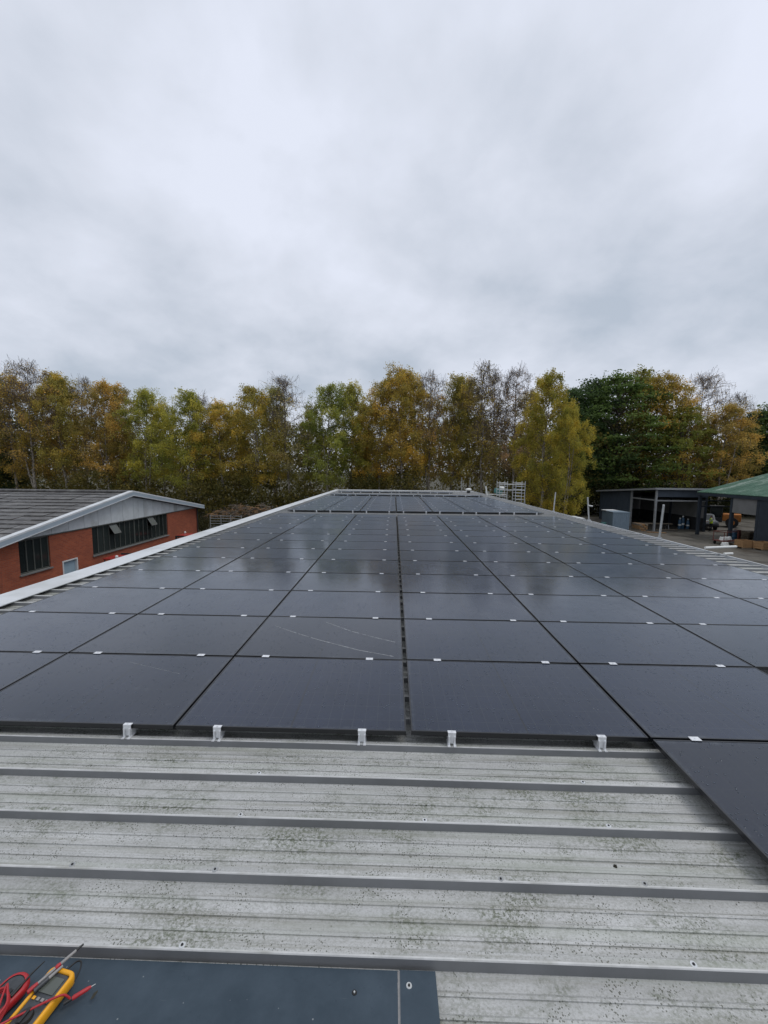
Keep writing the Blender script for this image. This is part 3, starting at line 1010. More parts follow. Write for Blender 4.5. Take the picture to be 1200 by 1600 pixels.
sl2(MB().prism([(SY0 + 0.1, 3.26), (SY1 - 0.13, 3.26), (SY1 - 0.13, 3.72), (SY0 + 0.1, 4.5)], 'x', SX1 - 0.06, SX1).build('side_wall', M['interior'], sh))
sl2(MB().box(SX0 + 0.06, SX1, SY0 - 0.08, SY0 + 0.06, 3.78, 4.58).build('fascia_beam', M['dark_clad'], sh))
for (x, y, z) in ((SX0, SY0, 4.55), (SX0, 49.55, 4.25), (31.2, SY1 - 0.25, 3.7), (SX1 - 0.2, 50.5, 3.9), (SX1 - 0.1, SY0, 3.77)):
    nearpost = (x == SX0)
    sl2(MB().box(x - 0.09, x + 0.09, y - 0.09, y + 0.09, 0, z).build('post', M['galv_dull'] if nearpost else M['dark_steel'], sh))
sl2(MB().box(SX0 - 0.05, SX0 + 0.05, SY0 + 0.1, 49.45, 3.34, 3.48).build('side_rail', M['galv_dull'], sh))
sl2(MB().box(SX0 + 0.1, SX1, SY0 - 0.05, SY0 + 0.05, 3.30, 3.45).build('front_rail', M['galv_dull'], sh))
sl2(MB().box(SX0 + 0.1, SX1 - 0.12, SY0 + 0.12, SY1 - 0.2, 0.0, 0.03).build('floor_slab', M['yard'], sh))

# pale blue-grey cabinet of ribbed panels with white lid sheet
cb = thing('storage_cabinet', 'pale blue-grey ribbed storage cabinet beside the open shed', 'cabinet', (25.0, 46.4, 0.012))
bd = MB().box(-0.8, 1.0, -1.2, 1.2, 0.0, 1.95)
bd.build('body', M['box_blue'], cb)
for i in range(9):
    x = -0.75 + i * 0.21
    MB().box(x - 0.05, x + 0.05, -1.235, -1.201, 0.05, 1.9).build('rib', M['box_blue'], cb)
for i in range(11):
    y = -1.12 + i * 0.22
    MB().box(-0.835, -0.801, y - 0.05, y + 0.05, 0.05, 1.9).build('rib', M['box_blue'], cb)
MB().box(-0.86, 1.05, -1.26, 1.25, 1.951, 2.03).build('lid', M['box_blue'], cb)
tag(MB().bbox(-0.7, 0.7, -0.5, 0.5, 0, 0.09, 0.02).build('white_board', M['white_paint'], None, (24.7, 47.0, 2.045), (0, 0, 0.05)), 'white board lying on top of the pale storage cabinet', 'board')
# small crate-like pallet with timber by the shed corner
tr = thing('trestle_bench', 'grey trestle bench with a pale plank top in front of the open shed', 'bench', (29.9, 46.6, 0.012))
MB().bbox(-1.6, 1.6, -0.3, 0.3, 0.62, 0.68, 0.01).build('plank_top', M['old_timber'], tr)
for x in (-1.2, 1.2):
    for s in (-1, 1):
        MB().tube([(x, s * 0.3, 0.0), (x, s * 0.12, 0.62)], 0.03, 6).build('leg', M['galv_dull'], tr)
tp = thing('timber_stack', 'brown stack of short timbers between cabinet and open shed', 'timber', (27.4, 45.6, 0.012))
for i in range(4):
    for j in range(4):
        MB().box(-0.45 + j * 0.23, -0.25 + j * 0.23, -0.7 + rnd.uniform(-.1, .1), 0.7 + rnd.uniform(-.1, .1), i * 0.2, i * 0.2 + 0.17).build('timber', M['timber'] if (i + j) % 3 else M['old_timber'], tp)


def cylinder_bottle(x, y, h, label):
    t = thing('gas_bottle', label, 'gas bottle', (x, y, 0.012), rnd.uniform(0, 6), 'blue gas bottles in the open shed')
    MB().tube([(0, 0, 0), (0, 0, 0.05), (0, 0, h - 0.2), (0, 0, h - 0.06), (0, 0, h)], [0.15, 0.17, 0.17, 0.12, 0.05], 14).build('bottle', M['blue_paint'], t)
    MB().tube([(0, 0, h), (0, 0, h + 0.06), (0, 0, h + 0.16)], [0.06, 0.09, 0.08], 10).build('valve_cap', M['plastic_white'], t)
    MB().tube([(0, 0, h * 0.35), (0, 0, h * 0.5)], 0.1735, 14).build('paper_band', M['plastic_white'], t)


cylinder_bottle(32.75, 47.0, 1.15, 'left blue gas bottle of the three in the open shed')
cylinder_bottle(33.15, 47.1, 1.35, 'tallest blue gas bottle, middle one of three in the open shed')
cylinder_bottle(33.65, 47.0, 1.05, 'right blue gas bottle of the three in the open shed')

# ------------------------------------------------------------------ green-roofed barn
gb = thing('green_roof_barn', 'dark barn with a patchy green sheet roof at the right edge', 'building', (38, 36, 0))


def gl2(o):
    o.location = (-38, -36, 0)
    return o


GX, GY0, GY1 = 31.5, 22.0, 43.0
GE, GRX, GRZ = 4.42, 42.0, 7.4


def gz(x):
    return GE + (GRZ - GE) * (x - GX) / (GRX - GX)


ns = 21
for i in range(ns):   # roof sheets, each its own piece
    a = GY0 + (GY1 - GY0) * i / ns
    b_ = GY0 + (GY1 - GY0) * (i + 1) / ns + 0.02
    d = 0.012 * (i % 2)
    mb = MB().prism([(GX - 0.05, GE + d), (GRX, GRZ + d), (GRX, GRZ + 0.05 + d), (GX - 0.05, GE + 0.05 + d)], 'y', a, b_)
    for q in range(3):
        yy = a + (q + 0.5) * (b_ - a) / 3
        mb.prism([(GX - 0.04, GE + 0.05 + d), (GRX, GRZ + 0.05 + d), (GRX, GRZ + 0.085 + d), (GX - 0.04, GE + 0.085 + d)], 'y', yy - 0.04, yy + 0.04)
    gl2(mb.build('roof_sheet', M['green_roof'], gb))
gl2(MB().prism([(GRX, GRZ), (GRX + 10.5, GE), (GRX + 10.5, GE + 0.05), (GRX, GRZ + 0.06)], 'y', GY0, GY1).build('roof_back', M['green_roof'], gb))
gl2(MB().box(GX - 0.02, GX + 0.12, GY0, GY1, GE - 0.3, GE - 0.005).build('eaves_beam', M['dark_steel'], gb))
gl2(MB().prism([(GX, GE - 0.02), (GRX, GRZ - 0.02), (GRX, GRZ - 0.3), (GX, GE - 0.3)], 'y', GY1 - 0.15, GY1 - 0.02).build('gable_rafter', M['dark_steel'], gb))
for y in (GY1 - 0.1, 38.8, 36.0, 31.0, 26.0):
    gl2(MB().box(GX + 0.13, GX + 0.38, y - 0.12, y + 0.12, 0, GE).build('post', M['dark_steel'], gb))
for z in (3.5, 2.9):
    gl2(MB().box(GX + 0.4, GRX + 4, GY1 - 0.12, GY1 - 0.02, z, z + 0.12).build('gable_rail', M['dark_steel'], gb))
gl2(MB().box(GX + 0.15, GX + 0.22, 36.1, 38.65, 2.75, 4.15).build('door_panel', M['grey_sheet'], gb))
for i in range(12):
    a = GY0 + (35.85 - GY0) * i / 12
    b_ = GY0 + (35.85 - GY0) * (i + 1) / 12 - 0.02
    gl2(MB().box(GX + 0.1 + 0.01 * (i % 2), GX + 0.17, a, b_, 0, GE - 0.31).build('wall_panel', M['dark_steel'], gb))
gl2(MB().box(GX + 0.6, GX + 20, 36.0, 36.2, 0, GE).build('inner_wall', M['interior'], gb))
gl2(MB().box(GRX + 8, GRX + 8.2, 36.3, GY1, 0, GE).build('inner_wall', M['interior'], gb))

# things in front of the barn
for (x, y, rz, lab) in ((30.1, 35.2, 0.1, 'left of two orange wooden crates by the dark barn'), (31.0, 34.4, 0.15, 'right of two orange wooden crates by the dark barn, at the picture edge')):
    t = thing('wooden_crate', lab, 'crate', (x, y, 0.012), rz, 'wooden crates by the barn')
    for s in (-1, 1):
        for k in range(3):
            MB().box(-0.5, 0.5, s * 0.4 - 0.015, s * 0.4 + 0.015, 0.12 + k * 0.2, 0.3 + k * 0.2).build('slat', M['timber'], t)
            MB().box(s * 0.485 - 0.015, s * 0.485 + 0.015, -0.384, 0.384, 0.12 + k * 0.2, 0.3 + k * 0.2).build('slat', M['timber'], t)
    MB().box(-0.46, 0.46, -0.38, 0.38, 0.1, 0.13).build('base', M['timber'], t)
    for y2 in (-0.33, 0.33):
        MB().box(-0.5, 0.5, y2 - 0.04, y2 + 0.04, 0, 0.099).build('bearer', M['old_timber'], t)
t = thing('steel_trolley', 'rusty red steel trolley loaded with white bundles by the dark barn', 'trolley', (30.1, 37.2, 0.012), 0.3)
MB().box(-0.9, 0.9, -0.5, 0.5, 0.3, 0.36).build('deck', M['rust_paint'], t)
for sx in (-1, 1):
    for sy in (-1, 1):
        MB().tube([(sx * 0.7, sy * 0.4 - 0.04, 0.14), (sx * 0.7, sy * 0.4 + 0.04, 0.14)], 0.14, 12).build('wheel', M['rubber'], t)
        MB().tube([(sx * 0.85, sy * 0.45, 0.36), (sx * 0.85, sy * 0.45, 1.15)], 0.03, 6).build('upright', M['rust_paint'], t)
MB().tube([(-0.85, -0.45, 1.15), (0.85, -0.45, 1.15), (0.85, 0.45, 1.15), (-0.85, 0.45, 1.15), (-0.85, -0.45, 1.15)], 0.03, 6).build('top_rail', M['rust_paint'], t)
for i, (x, y, z, s, lab) in enumerate(((29.75, 37.0, 0.372, 0.3, 'left white bundle on the rusty red trolley'), (30.35, 37.2, 0.372, 0.26, 'right white bundle on the rusty red trolley'), (29.3, 36.2, 0.012, 0.3, 'white coiled hose on the ground before the red trolley'))):
    mb = MB()
    for k in range(4):
        rr = s * (1 - 0.08 * k)
        pts = [(rr * math.cos(a_), rr * 0.8 * math.sin(a_), 0.05 + 0.07 * k + 0.02 * math.sin(3 * a_)) for a_ in [j * math.pi / 8 for j in range(17)]]
        mb.tube(pts, 0.045, 6)
    tag(mb.build('hose_coil', M['plastic_white'], None, (x, y, z)), lab, 'hose')
t = thing('pallet', 'grey weathered pallet lying between trolley and crates', 'pallet', (31.0, 36.6, 0.012), 0.2)
for k in range(6):
    MB().box(-0.6, 0.6, -0.5 + k * 0.18, -0.38 + k * 0.18, 0.12, 0.142).build('slat', M['old_timber'], t)
for k in (-0.5, 0, 0.5):
    MB().box(k - 0.05, k + 0.05, -0.5, 0.52, 0, 0.119).build('bearer', M['old_timber'], t)


def oil_drum(x, y, mat, label):
    t = thing('oil_drum', label, 'drum', (x, y, 0.012), rnd.uniform(0, 6), 'oil drums about the yard')
    MB().tube([(0, 0, 0), (0, 0, 0.28), (0, 0, 0.3), (0, 0, 0.32), (0, 0, 0.58), (0, 0, 0.6), (0, 0, 0.62), (0, 0, 0.88)], [0.29, 0.29, 0.305, 0.29, 0.29, 0.305, 0.29, 0.29], 18).build('barrel', mat, t)
    MB().tube([(0.15, 0, 0.88), (0.15, 0, 0.9)], 0.035, 8).build('bung', M['galv_dull'], t)


oil_drum(32.9, 39.8, M['blue_paint'], 'blue oil drum just inside the open bay of the dark barn')
oil_drum(33.7, 40.3, M['rust_paint'], 'rusty red oil drum beside the blue one inside the barn')
oil_drum(23.2, 45.2, M['teal'], 'teal drum at the left of the pale storage cabinet')
for k in range(5):
    t = thing('pallet', '%s pallet of the stack of five inside the open bay of the barn' % ['lowest', 'second lowest', 'middle', 'second highest', 'topmost'][k], 'pallet', (35.2 + rnd.uniform(-.04, .04), 40.6, 0.012 + k * 0.145), rnd.uniform(-.06, .06), 'stacked pallets in the barn')
    for q in range(6):
        MB().box(-0.6, 0.6, -0.5 + q * 0.18, -0.38 + q * 0.18, 0.12, 0.142).build('slat', M['old_timber'], t)
    for q in (-0.5, 0, 0.5):
        MB().box(q - 0.05, q + 0.05, -0.5, 0.52, 0, 0.119).build('bearer', M['old_timber'], t)
for k, (x, y, rz, ln, lab) in enumerate(((30.6, 45.9, 0.15, 2.6, 'long grey plank lying on the ground before the open shed'), (28.0, 43.6, -0.3, 1.8, 'short brown plank on the ground near the cabinet'), (30.8, 38.3, 0.9, 1.6, 'short grey plank leaning over the ground left of the trolley'))):
    tag(MB().bbox(-ln / 2, ln / 2, -0.11, 0.11, 0, 0.05, 0.006).build('plank', M['old_timber'] if k != 1 else M['timber'], None, (x, y, 0.045), (0, 0, rz)), lab, 'plank', 'loose planks in the yard')


# vehicles glimpsed through the barn's open bay
def pickup(x, y, rz, label):
    t = thing('pickup_truck', label, 'truck', (x, y, 0.012), rz)
    b = MB()
    b.prism([(-2.3, 0.45), (2.3, 0.45), (2.35, 0.75), (2.2, 0.98), (1.1, 1.08), (0.55, 1.62), (-0.55, 1.66), (-0.75, 1.05), (-2.3, 1.02)], 'x', -0.85, 0.85)
    b.build('body', M['dull_grey'], t)
    MB().prism([(1.02, 1.1), (0.53, 1.58), (-0.5, 1.61), (-0.62, 1.1)], 'x', -0.862, 0.862).build('side_window', M['pane'], t)
    MB().add([(-0.72, 1.1, 1.115), (0.72, 1.1, 1.115), (0.68, 0.6, 1.615), (-0.68, 0.6, 1.615)], [(0, 1, 2, 3)]).build('windscreen', M['pane'], t)
    for sx in (-1, 1):
        for yy in (-1.4, 1.45):
            wv = MB().tube([(sx * 0.66, yy, 0.37), (sx * 0.9, yy, 0.37)], 0.37, 18).build('wheel', M['rubber'], t)
            MB().tube([(sx * 0.86, yy, 0.37), (sx * 0.91, yy, 0.37)], 0.2, 12).build('rim', M['galv_dull'], wv)
        MB().bbox(sx * 0.62 - 0.16, sx * 0.62 + 0.16, 2.2, 2.32, 0.72, 0.88, 0.03).build('headlight', M['screen'], t)
    MB().bbox(-0.86, 0.86, 2.25, 2.4, 0.4, 0.6, 0.03).build('bumper', M['dark_paint'], t)
    return t


pickup(36.4, 48.4, 2.75, 'grey pickup parked behind the person in the yellow vest')


def loader(x, y, rz, label):
    t = thing('wheel_loader', label, 'loader', (x, y, 0.012), rz)
    MB().bbox(-0.75, 0.75, -1.9, -0.2, 0.7, 1.6, 0.12).build('engine_cover', M['orange_paint'], t)
    MB().bbox(-0.6, 0.6, -0.2, 1.3, 0.55, 1.1, 0.06).build('chassis', M['dark_paint'], t)
    cbn = MB()
    for sx in (-1, 1):
        for yy in (-0.15, 1.0):
            cbn.tube([(sx * 0.62, yy, 1.1), (sx * 0.55, yy * 0.9, 2.35)], 0.05, 6)
    cbn.bbox(-0.68, 0.68, -0.3, 1.1, 2.35, 2.5, 0.06)
    cbn.build('cab', M['dark_paint'], t)
    MB().bbox(-0.55, 0.55, -0.08, 0.88, 1.12, 2.34, 0.03).build('cab_glass', M['pane'], t)
    for sx in (-1, 1):
        for yy in (-1.1, 0.95):
            wv = MB().tube([(sx * 0.65, yy, 0.6), (sx * 1.05, yy, 0.6)], 0.6, 20).build('wheel', M['rubber'], t)
            MB().tube([(sx * 1.0, yy, 0.6), (sx * 1.07, yy, 0.6)], 0.28, 12).build('rim', M['orange_paint'], wv)
        MB().tube([(sx * 0.45, 0.9, 1.2), (sx * 0.45, 1.8, 1.3), (sx * 0.45, 2.5, 0.5)], 0.09, 6).build('lift_arm', M['orange_paint'], t)
    MB().prism([(2.4, 0.1), (3.2, 0.05), (3.2, 0.12), (2.6, 0.3), (2.5, 0.85), (2.4, 0.85)], 'x', -1.0, 1.0).build('bucket', M['dark_paint'], t)
    return t


loader(39.6, 50.0, 0.9, 'dark wheel loader with an orange engine cover behind the barn')


# person in a yellow vest
def person(x, y, rz, label):
    t = thing('person', label, 'person', (x, y, 0.012), rz)
    J = {'pel': ((0, 0, 0.95), .15), 'wst': ((0, 0.01, 1.12), .145), 'chs': ((0, 0.01, 1.34), .165), 'nck': ((0, 0.01, 1.5), .06), 'hd0': ((0, 0.02, 1.6), .085), 'hd1': ((0, 0.03, 1.7), .095), 'hd2': ((0, 0.02, 1.78), .06),
         'nose': ((0, 0.125, 1.665), .018)}
    for s, k in ((-1, 'l'), (1, 'r')):
        J['hip' + k] = ((s * .09, 0, .88), .1)
        J['kne' + k] = ((s * .11, 0.05 * s, .48), .065)
        J['ank' + k] = ((s * .12, -0.06 * s, .09), .045)
        J['toe' + k] = ((s * .14, -0.06 * s + .17, .045), .04)
        J['sho' + k] = ((s * .19, 0.0, 1.42), .065)
        J['elb' + k] = ((s * .27, 0.1, 1.17), .045)
        J['wri' + k] = ((s * .2, 0.32, 1.08), .032)
        J['plm' + k] = ((s * .18, 0.39, 1.06), .032)
        for q in range(4):
            J['f%d%s' % (q, k)] = ((s * (.145 + .022 * q), 0.47 - .008 * abs(q - 1.5), 1.045), .0095)
        J['thm' + k] = ((s * .135, 0.40, 1.075), .011)
    E_ = [('pel', 'wst'), ('wst', 'chs'), ('chs', 'nck'), ('nck', 'hd0'), ('hd0', 'hd1'), ('hd1', 'hd2'), ('hd0', 'nose')]
    for k in 'lr':
        E_ += [('pel', 'hip' + k), ('hip' + k, 'kne' + k), ('kne' + k, 'ank' + k), ('ank' + k, 'toe' + k), ('chs', 'sho' + k), ('sho' + k, 'elb' + k), ('elb' + k, 'wri' + k), ('wri' + k, 'plm' + k), ('plm' + k, 'thm' + k)]
        E_ += [('plm' + k, 'f%d%s' % (q, k)) for q in range(4)]
    names = list(J)
    me = bpy.data.meshes.new('body')
    me.from_pydata([J[n][0] for n in names], [(names.index(a), names.index(b_)) for a, b_ in E_], [])
    o = bpy.data.objects.new('body_tmp', me)
    C.objects.link(o)
    o.modifiers.new('skin', 'SKIN')
    if not me.skin_vertices:
        bpy.context.view_layer.objects.active = o
        bpy.ops.mesh.customdata_skin_add()
    for i, n in enumerate(names):
        me.skin_vertices[0].data[i].radius = (J[n][1], J[n][1])
        me.skin_vertices[0].data[i].use_root = (n == 'pel')
    ss = o.modifiers.new('sub', 'SUBSURF')
    ss.levels = 2
    dg = bpy.context.evaluated_depsgraph_get()
    m2 = bpy.data.meshes.new_from_object(o.evaluated_get(dg))
    bpy.data.objects.remove(o)
    for m in (M['skin'], M['trousers'], M['sleeve'], M['rubber']):
        m2.materials.append(m)
    vest_f = []
    for p in m2.polygons:
        c = p.center
        p.use_smooth = True
        p.material_index = 0
        if c.z < 0.09:
            p.material_index = 3
        elif c.z < 1.0 and abs(c.x) < 0.25 and c.y < 0.3:
            p.material_index = 1
        elif c.z < 1.48 and not (c.y > 0.32):
            p.material_index = 2
        if 0.9 < c.z < 1.47 and abs(c.x) < 0.205 and c.y < 0.2:
            vest_f.append(p.index)
    body = link('body', m2, [], t)
    mv = MB()
    for fi in vest_f:
        p = m2.polygons[fi]
        mv.add([m2.vertices[i].co + m2.vertices[i].normal * 0.018 for i in p.vertices], [tuple(range(len(p.vertices)))], 0, True)
    mv.build('vest', M['hivis'], t)
    hr = MB()
    for p in m2.polygons:
        c = p.center
        if c.z > 1.68 and not (c.y > 0.07 and c.z < 1.76):
            hr.add([m2.vertices[i].co + m2.vertices[i].normal * 0.012 for i in p.vertices], [tuple(range(len(p.vertices)))], 0, True)
    hr.build('hair', M['dark_paint'], t)
    return t


person(34.95, 45.3, 1.2, 'person in a yellow high-visibility vest and dark trousers standing by the barn')

# ------------------------------------------------------------------ scaffold poles, tower, pipe at the right eaves
for (b0, t0, lab) in (((8.42, 12.95), (8.0 + 0.35, 12.75, 5.42), 'nearest leaning scaffold pole standing at the right eaves'),
                      ((8.46, 17.7), (8.3, 17.6, 5.34), 'scaffold pole with a coupler near its top, middle one at the right eaves'),
                      ((8.44, 21.6), (8.5, 21.6, 5.36), 'far scaffold pole at the right eaves before the yellow birch')):
    t = thing('scaffold_pole', lab, 'pole', (b0[0], b0[1], 0.02), 0, 'scaffold poles at the eaves')
    d = Vector((t0[0] - b0[0], t0[1] - b0[1], t0[2] - ZC))
    base = Vector((0, 0, ZC - 0.02)) - d * (ZC / t0[2]) * 0.0
    MB().tube([(0, 0, 0), (0, 0, ZC - 0.1), tuple(Vector((0, 0, ZC - 0.1)) + d)], 0.032, 10).build('tube', M['galv'], t)
    MB().bbox(-0.06, 0.06, -0.06, 0.06, ZC - 0.12, ZC - 0.02, 0.015).build('coupler', M['galv_dull'], t)
    if 'coupler' in lab:
        q = Vector((0, 0, ZC - 0.1)) + d * 0.66
        MB().tube([tuple(q + Vector((-0.02, -0.05, 0))), tuple(q + Vector((0.16, -0.05, -0.03)))], 0.035, 8).build('coupler', M['galv'], t)
tag(MB().tube([(0, 0, 0), (1.0, 0.25, 0.0)], 0.032, 14).build('drain_pipe', M['plastic_white'], None, (8.2, 10.75, ZB + 0.12)), 'white plastic pipe lying across the right gutter', 'pipe')
tag(MB().tube([(0, 0, 0), (0.25, 0.05, 0)], 0.028, 14).build('drain_pipe', M['plastic_white'], None, (8.25, 10.2, ZB + 0.075)), 'short white pipe offcut on the right gutter nearer than the long pipe', 'pipe')

tw = thing('scaffold_tower', 'aluminium ladder-frame scaffold tower beyond the right end of the roof', 'scaffold', (9.15, 32, 0.012))
for yy in (-0.35, 0.45):
    for x in (-1.0, -0.4, 0.25, 0.95):
        MB().tube([(x, yy, 0.05), (x, yy, 5.6)], 0.026, 8).build('standard', M['galv'], tw)
        MB().tube([(x, yy, 0.0), (x, yy, 0.05)], 0.07, 8).build('foot', M['dark_paint'], tw)
    for k in range(21):
        z = 0.35 + k * 0.255
        MB().tube([(-1.0, yy, z), (-0.4, yy, z)], 0.02, 6).build('rung', M['galv'], tw)
        MB().tube([(0.25, yy, z), (0.95, yy, z)], 0.02, 6).build('rung', M['galv'], tw)
for z in (5.45, 5.0, 4.0, 2.0):
    for x in (-0.4, 0.25):
        MB().tube([(x, -0.35, z), (x, 0.45, z)], 0.02, 6).build('brace', M['galv'], tw)
    for yy in (-0.38, 0.48):
        MB().tube([(-1.0, yy, z - 0.1), (0.95, yy, z - 0.1)], 0.02, 6).build('ledger', M['galv'], tw)
MB().tube([(0.95, -0.4, 4.2), (1.25, -0.5, 1.2), (1.35, -0.5, 0.0)], 0.025, 6).build('stabiliser', M['galv'], tw)
# loading platform with boards beside the tower
pf = thing('loading_platform', 'scaffold platform of pale boards between roof end and ladder-frame tower', 'scaffold', (8.9, 36.5, 0.012))
for k in range(4):
    MB().box(-0.65, 1.0, -0.5 + k * 0.25, -0.28 + k * 0.25, 4.3, 4.34).build('board', M['plastic_white'] if k < 2 else M['old_timber'], pf)
for x in (-0.6, 0.95):
    for y in (-0.55, 0.55):
        MB().tube([(x, y, 0), (x, y, 4.29 if x > 0 else 4.6)], 0.026, 8).build('standard', M['galv'], pf)
MB().tube([(-0.7, -0.6, 4.2), (-0.86, -0.6, 5.05)], 0.06, 6).build('upright_board', M['plastic_white'], pf)
mb = MB()
mb.bbox(-0.3, 0.3, -0.3, 0.3, 0, 0.5, 0.15)
tag(mb.build('teal_bag', M['teal'], None, (9.25, 36.5, 4.36), (0.1, 0.1, 0.4)), 'teal rubble bag on the scaffold platform', 'bag')
MB_ = MB().bbox(-0.2, 0.22, -0.22, 0.2, 0, 0.16, 0.05)
tag(MB_.build('white_sheet', M['plastic_white'], None, (9.5, 36.3, 4.86), (0.3, 0.2, 0.1)), 'crumpled white sheet on top of the teal bag', 'sheet')
for (x, lab) in ((6.9, 'left thin upright post at the far roof end'), (7.75, 'right thin upright post at the far roof end')):
    tag(MB().tube([(0, 0, 0), (0, 0, 1.4)], 0.035, 8).bbox(-0.08, 0.08, -0.08, 0.08, 0, 0.02, 0.004).build('guard_post', M['galv_dull'], None, (x, 41.8, ZC + 0.015)), lab, 'post', 'guard posts at the roof end')
vt = thing('roof_vent', 'small white roof vent with dark mouth at the far right of the roof', 'vent', (7.0, 38.4, ZB))
MB().tube([(0, 0, 0), (0, 0, 0.3)], 0.16, 14).build('pipe', M['dark_paint'], vt)
MB().tube([(0, 0, 0.3), (0, 0, 0.36), (0, 0, 0.46), (0, 0, 0.52)], [0.2, 0.3, 0.26, 0.08], 14).build('cowl', M['plastic_white'], vt)
# stacked white sheets below the eaves
st = thing('sheet_stack', 'stack of white sheets on bearers beside the warehouse below the eaves', 'sheets', (12.8, 30.6, 0.02))
for k in range(7):
    a = rnd.uniform(-0.12, 0.12)
    o = MB().box(-1.2, 1.2, -0.8, 0.8, 0, 0.03).build('sheet', M['white_paint'], st, (rnd.uniform(-.1, .1), rnd.uniform(-.1, .1), 2.6 + k * 0.06), (0, 0, a))
for x in (-0.8, 0.8):
    for y in (-0.6, 0.6):
        MB().box(x - 0.06, x + 0.06, y - 0.06, y + 0.06, 0, 2.47).build('leg', M['galv_dull'], st)
MB().box(-1.1, 1.1, -0.7, 0.7, 2.48, 2.59).build('rack_top', M['galv_dull'], st)

# ------------------------------------------------------------------ left background: gate and brash heap
gt = thing('field_gate', 'grey tubular gate in front of the brushwood heap behind the brick workshop', 'gate', (-17.0, 40.5, 0))
for k in range(6):
    MB().tube([(-1.6, 0, 0.3 + k * 0.26), (1.6, 0, 0.3 + k * 0.26)], 0.025, 6).build('rail', M['galv_dull'], gt)
for x in (-1.6, -0.5, 0.5, 1.6):
    MB().tube([(x, 0, 0), (x, 0, 1.7)], 0.035, 6).build('upright', M['galv_dull'], gt)
mb = MB()
for i in range(1400):
    a = rnd.uniform(0, 6.28)
    r = rnd.random() ** 0.5
    x, y = 7.0 * r * math.cos(a), 3.0 * r * math.sin(a)
    h = max(0.1, 2.1 * (1 - r * r) + 0.25 * math.sin(x * 2.1)) * rnd.random() ** 0.5
    d = Vector((rnd.gauss(0, 1), rnd.gauss(0, 1), rnd.gauss(0, 0.35))).normalized() * rnd.uniform(0.3, 0.9)
    mb.tube([(x, y, max(h, 0.04)), (x + d.x, y + d.y, max(0.04, h + d.z))], rnd.uniform(0.015, 0.04), 4, rnd.randrange(3), False)
tag(mb.build('brushwood_heap', [M['old_timber'], M['twig'], M['timber']], None, (-17.0, 49.5, 0)), 'brown heap of cut brushwood behind the warehouse left edge', 'brushwood', kind='stuff')

# ------------------------------------------------------------------ multimeter, leads
FT = ZC + 0.003    # top of the flashing where the meter lies
mm = thing('multimeter', 'yellow multimeter with dark face lying on the blue-grey flashing', 'multimeter', (-1.29, 1.255, FT), R(-10))
W2, L2 = 0.056, 0.125


def rring(hw, hl, r, n=5):
    p = []
    for cx_, cy_, a0 in ((hw - r, hl - r, 0), (-hw + r, hl - r, 90), (-hw + r, -hl + r, 180), (hw - r, -hl + r, 270)):
        for i in range(n + 1):
            a = R(a0 + 90 * i / n)
            p.append((cx_ + r * math.cos(a), cy_ + r * math.sin(a)))
    return p


def rslab(mb, rings, mi=0, cap=True):
    vs, fs = [], []
    n = len(rings[0][0])
    for ring, z in rings:
        vs += [(x, y, z) for x, y in ring]
    for i in range(len(rings) - 1):
        for k in range(n):
            k2 = (k + 1) % n
            fs.append((i * n + k, i * n + k2, (i + 1) * n + k2, (i + 1) * n + k))
    if cap:
        fs.append(tuple(range(n))[::-1])
        fs.append(tuple(range((len(rings) - 1) * n, len(rings) * n)))
    mb.add(vs, fs, mi, True)


hb = MB()
rslab(hb, [(rring(W2 - .004, L2 - .004, .02), 0), (rring(W2, L2, .022), .006), (rring(W2, L2, .022), .034), (rring(W2 - .003, L2 - .003, .02), .041), (rring(W2 - .007, L2 - .007, .016), .042), (rring(W2 - .012, L2 - .014, .014), .041), (rring(W2 - .013, L2 - .015, .013), .03)], cap=False)
hb.build('holster', M['meter_yellow'], mm)
fb = MB()
rslab(fb, [(rring(W2 - .014, L2 - .016, .012), .004), (rring(W2 - .014, L2 - .016, .012), .0355), (rring(W2 - .018, L2 - .02, .01), .038)])
face = fb.build('face', M['meter_grey'], mm)
MB().bbox(-0.032, 0.032, 0.045, 0.095, 0.0382, 0.0405, 0.001).build('display', M['screen'], face)
MB().tube([(0, -0.025, 0.038), (0, -0.025, 0.05)], [0.026, 0.023], 20).bbox(-0.005, 0.005, -0.047, -0.003, 0.0502, 0.055, 0.0015).build('selector_dial', M['lead_black'], face)
for i in range(4):
    MB().bbox(-0.033 + i * 0.019, -0.021 + i * 0.019, 0.022, 0.032, 0.0382, 0.042, 0.0015).build('button', M['probe_grey'] if i else M['meter_yellow'], face)
# red-rimmed clamp jaw to the left
cm = thing('clamp_meter', 'dark grey clamp meter with red rim left of the multimeter', 'clamp meter', (-1.452, 1.262, FT), R(-20))
jb = MB()
rslab(jb, [(rring(.048, .11, .045), 0), (rring(.052, .114, .048), .008), (rring(.052, .114, .048), .022), (rring(.047, .108, .044), .03), (rring(.04, .1, .038), .0305)], cap=False)
jb.build('rim', M['lead_red'], cm)
jf = MB()
rslab(jf, [(rring(.041, .101, .038), .002), (rring(.041, .101, .038), .027), (rring(.037, .097, .034), .029)])
jf.build('body', M['meter_grey'], cm)
MB().bbox(0.002, 0.018, 0.045, 0.06, 0.0292, 0.033, 0.002).build('trigger', M['lead_black'], cm)


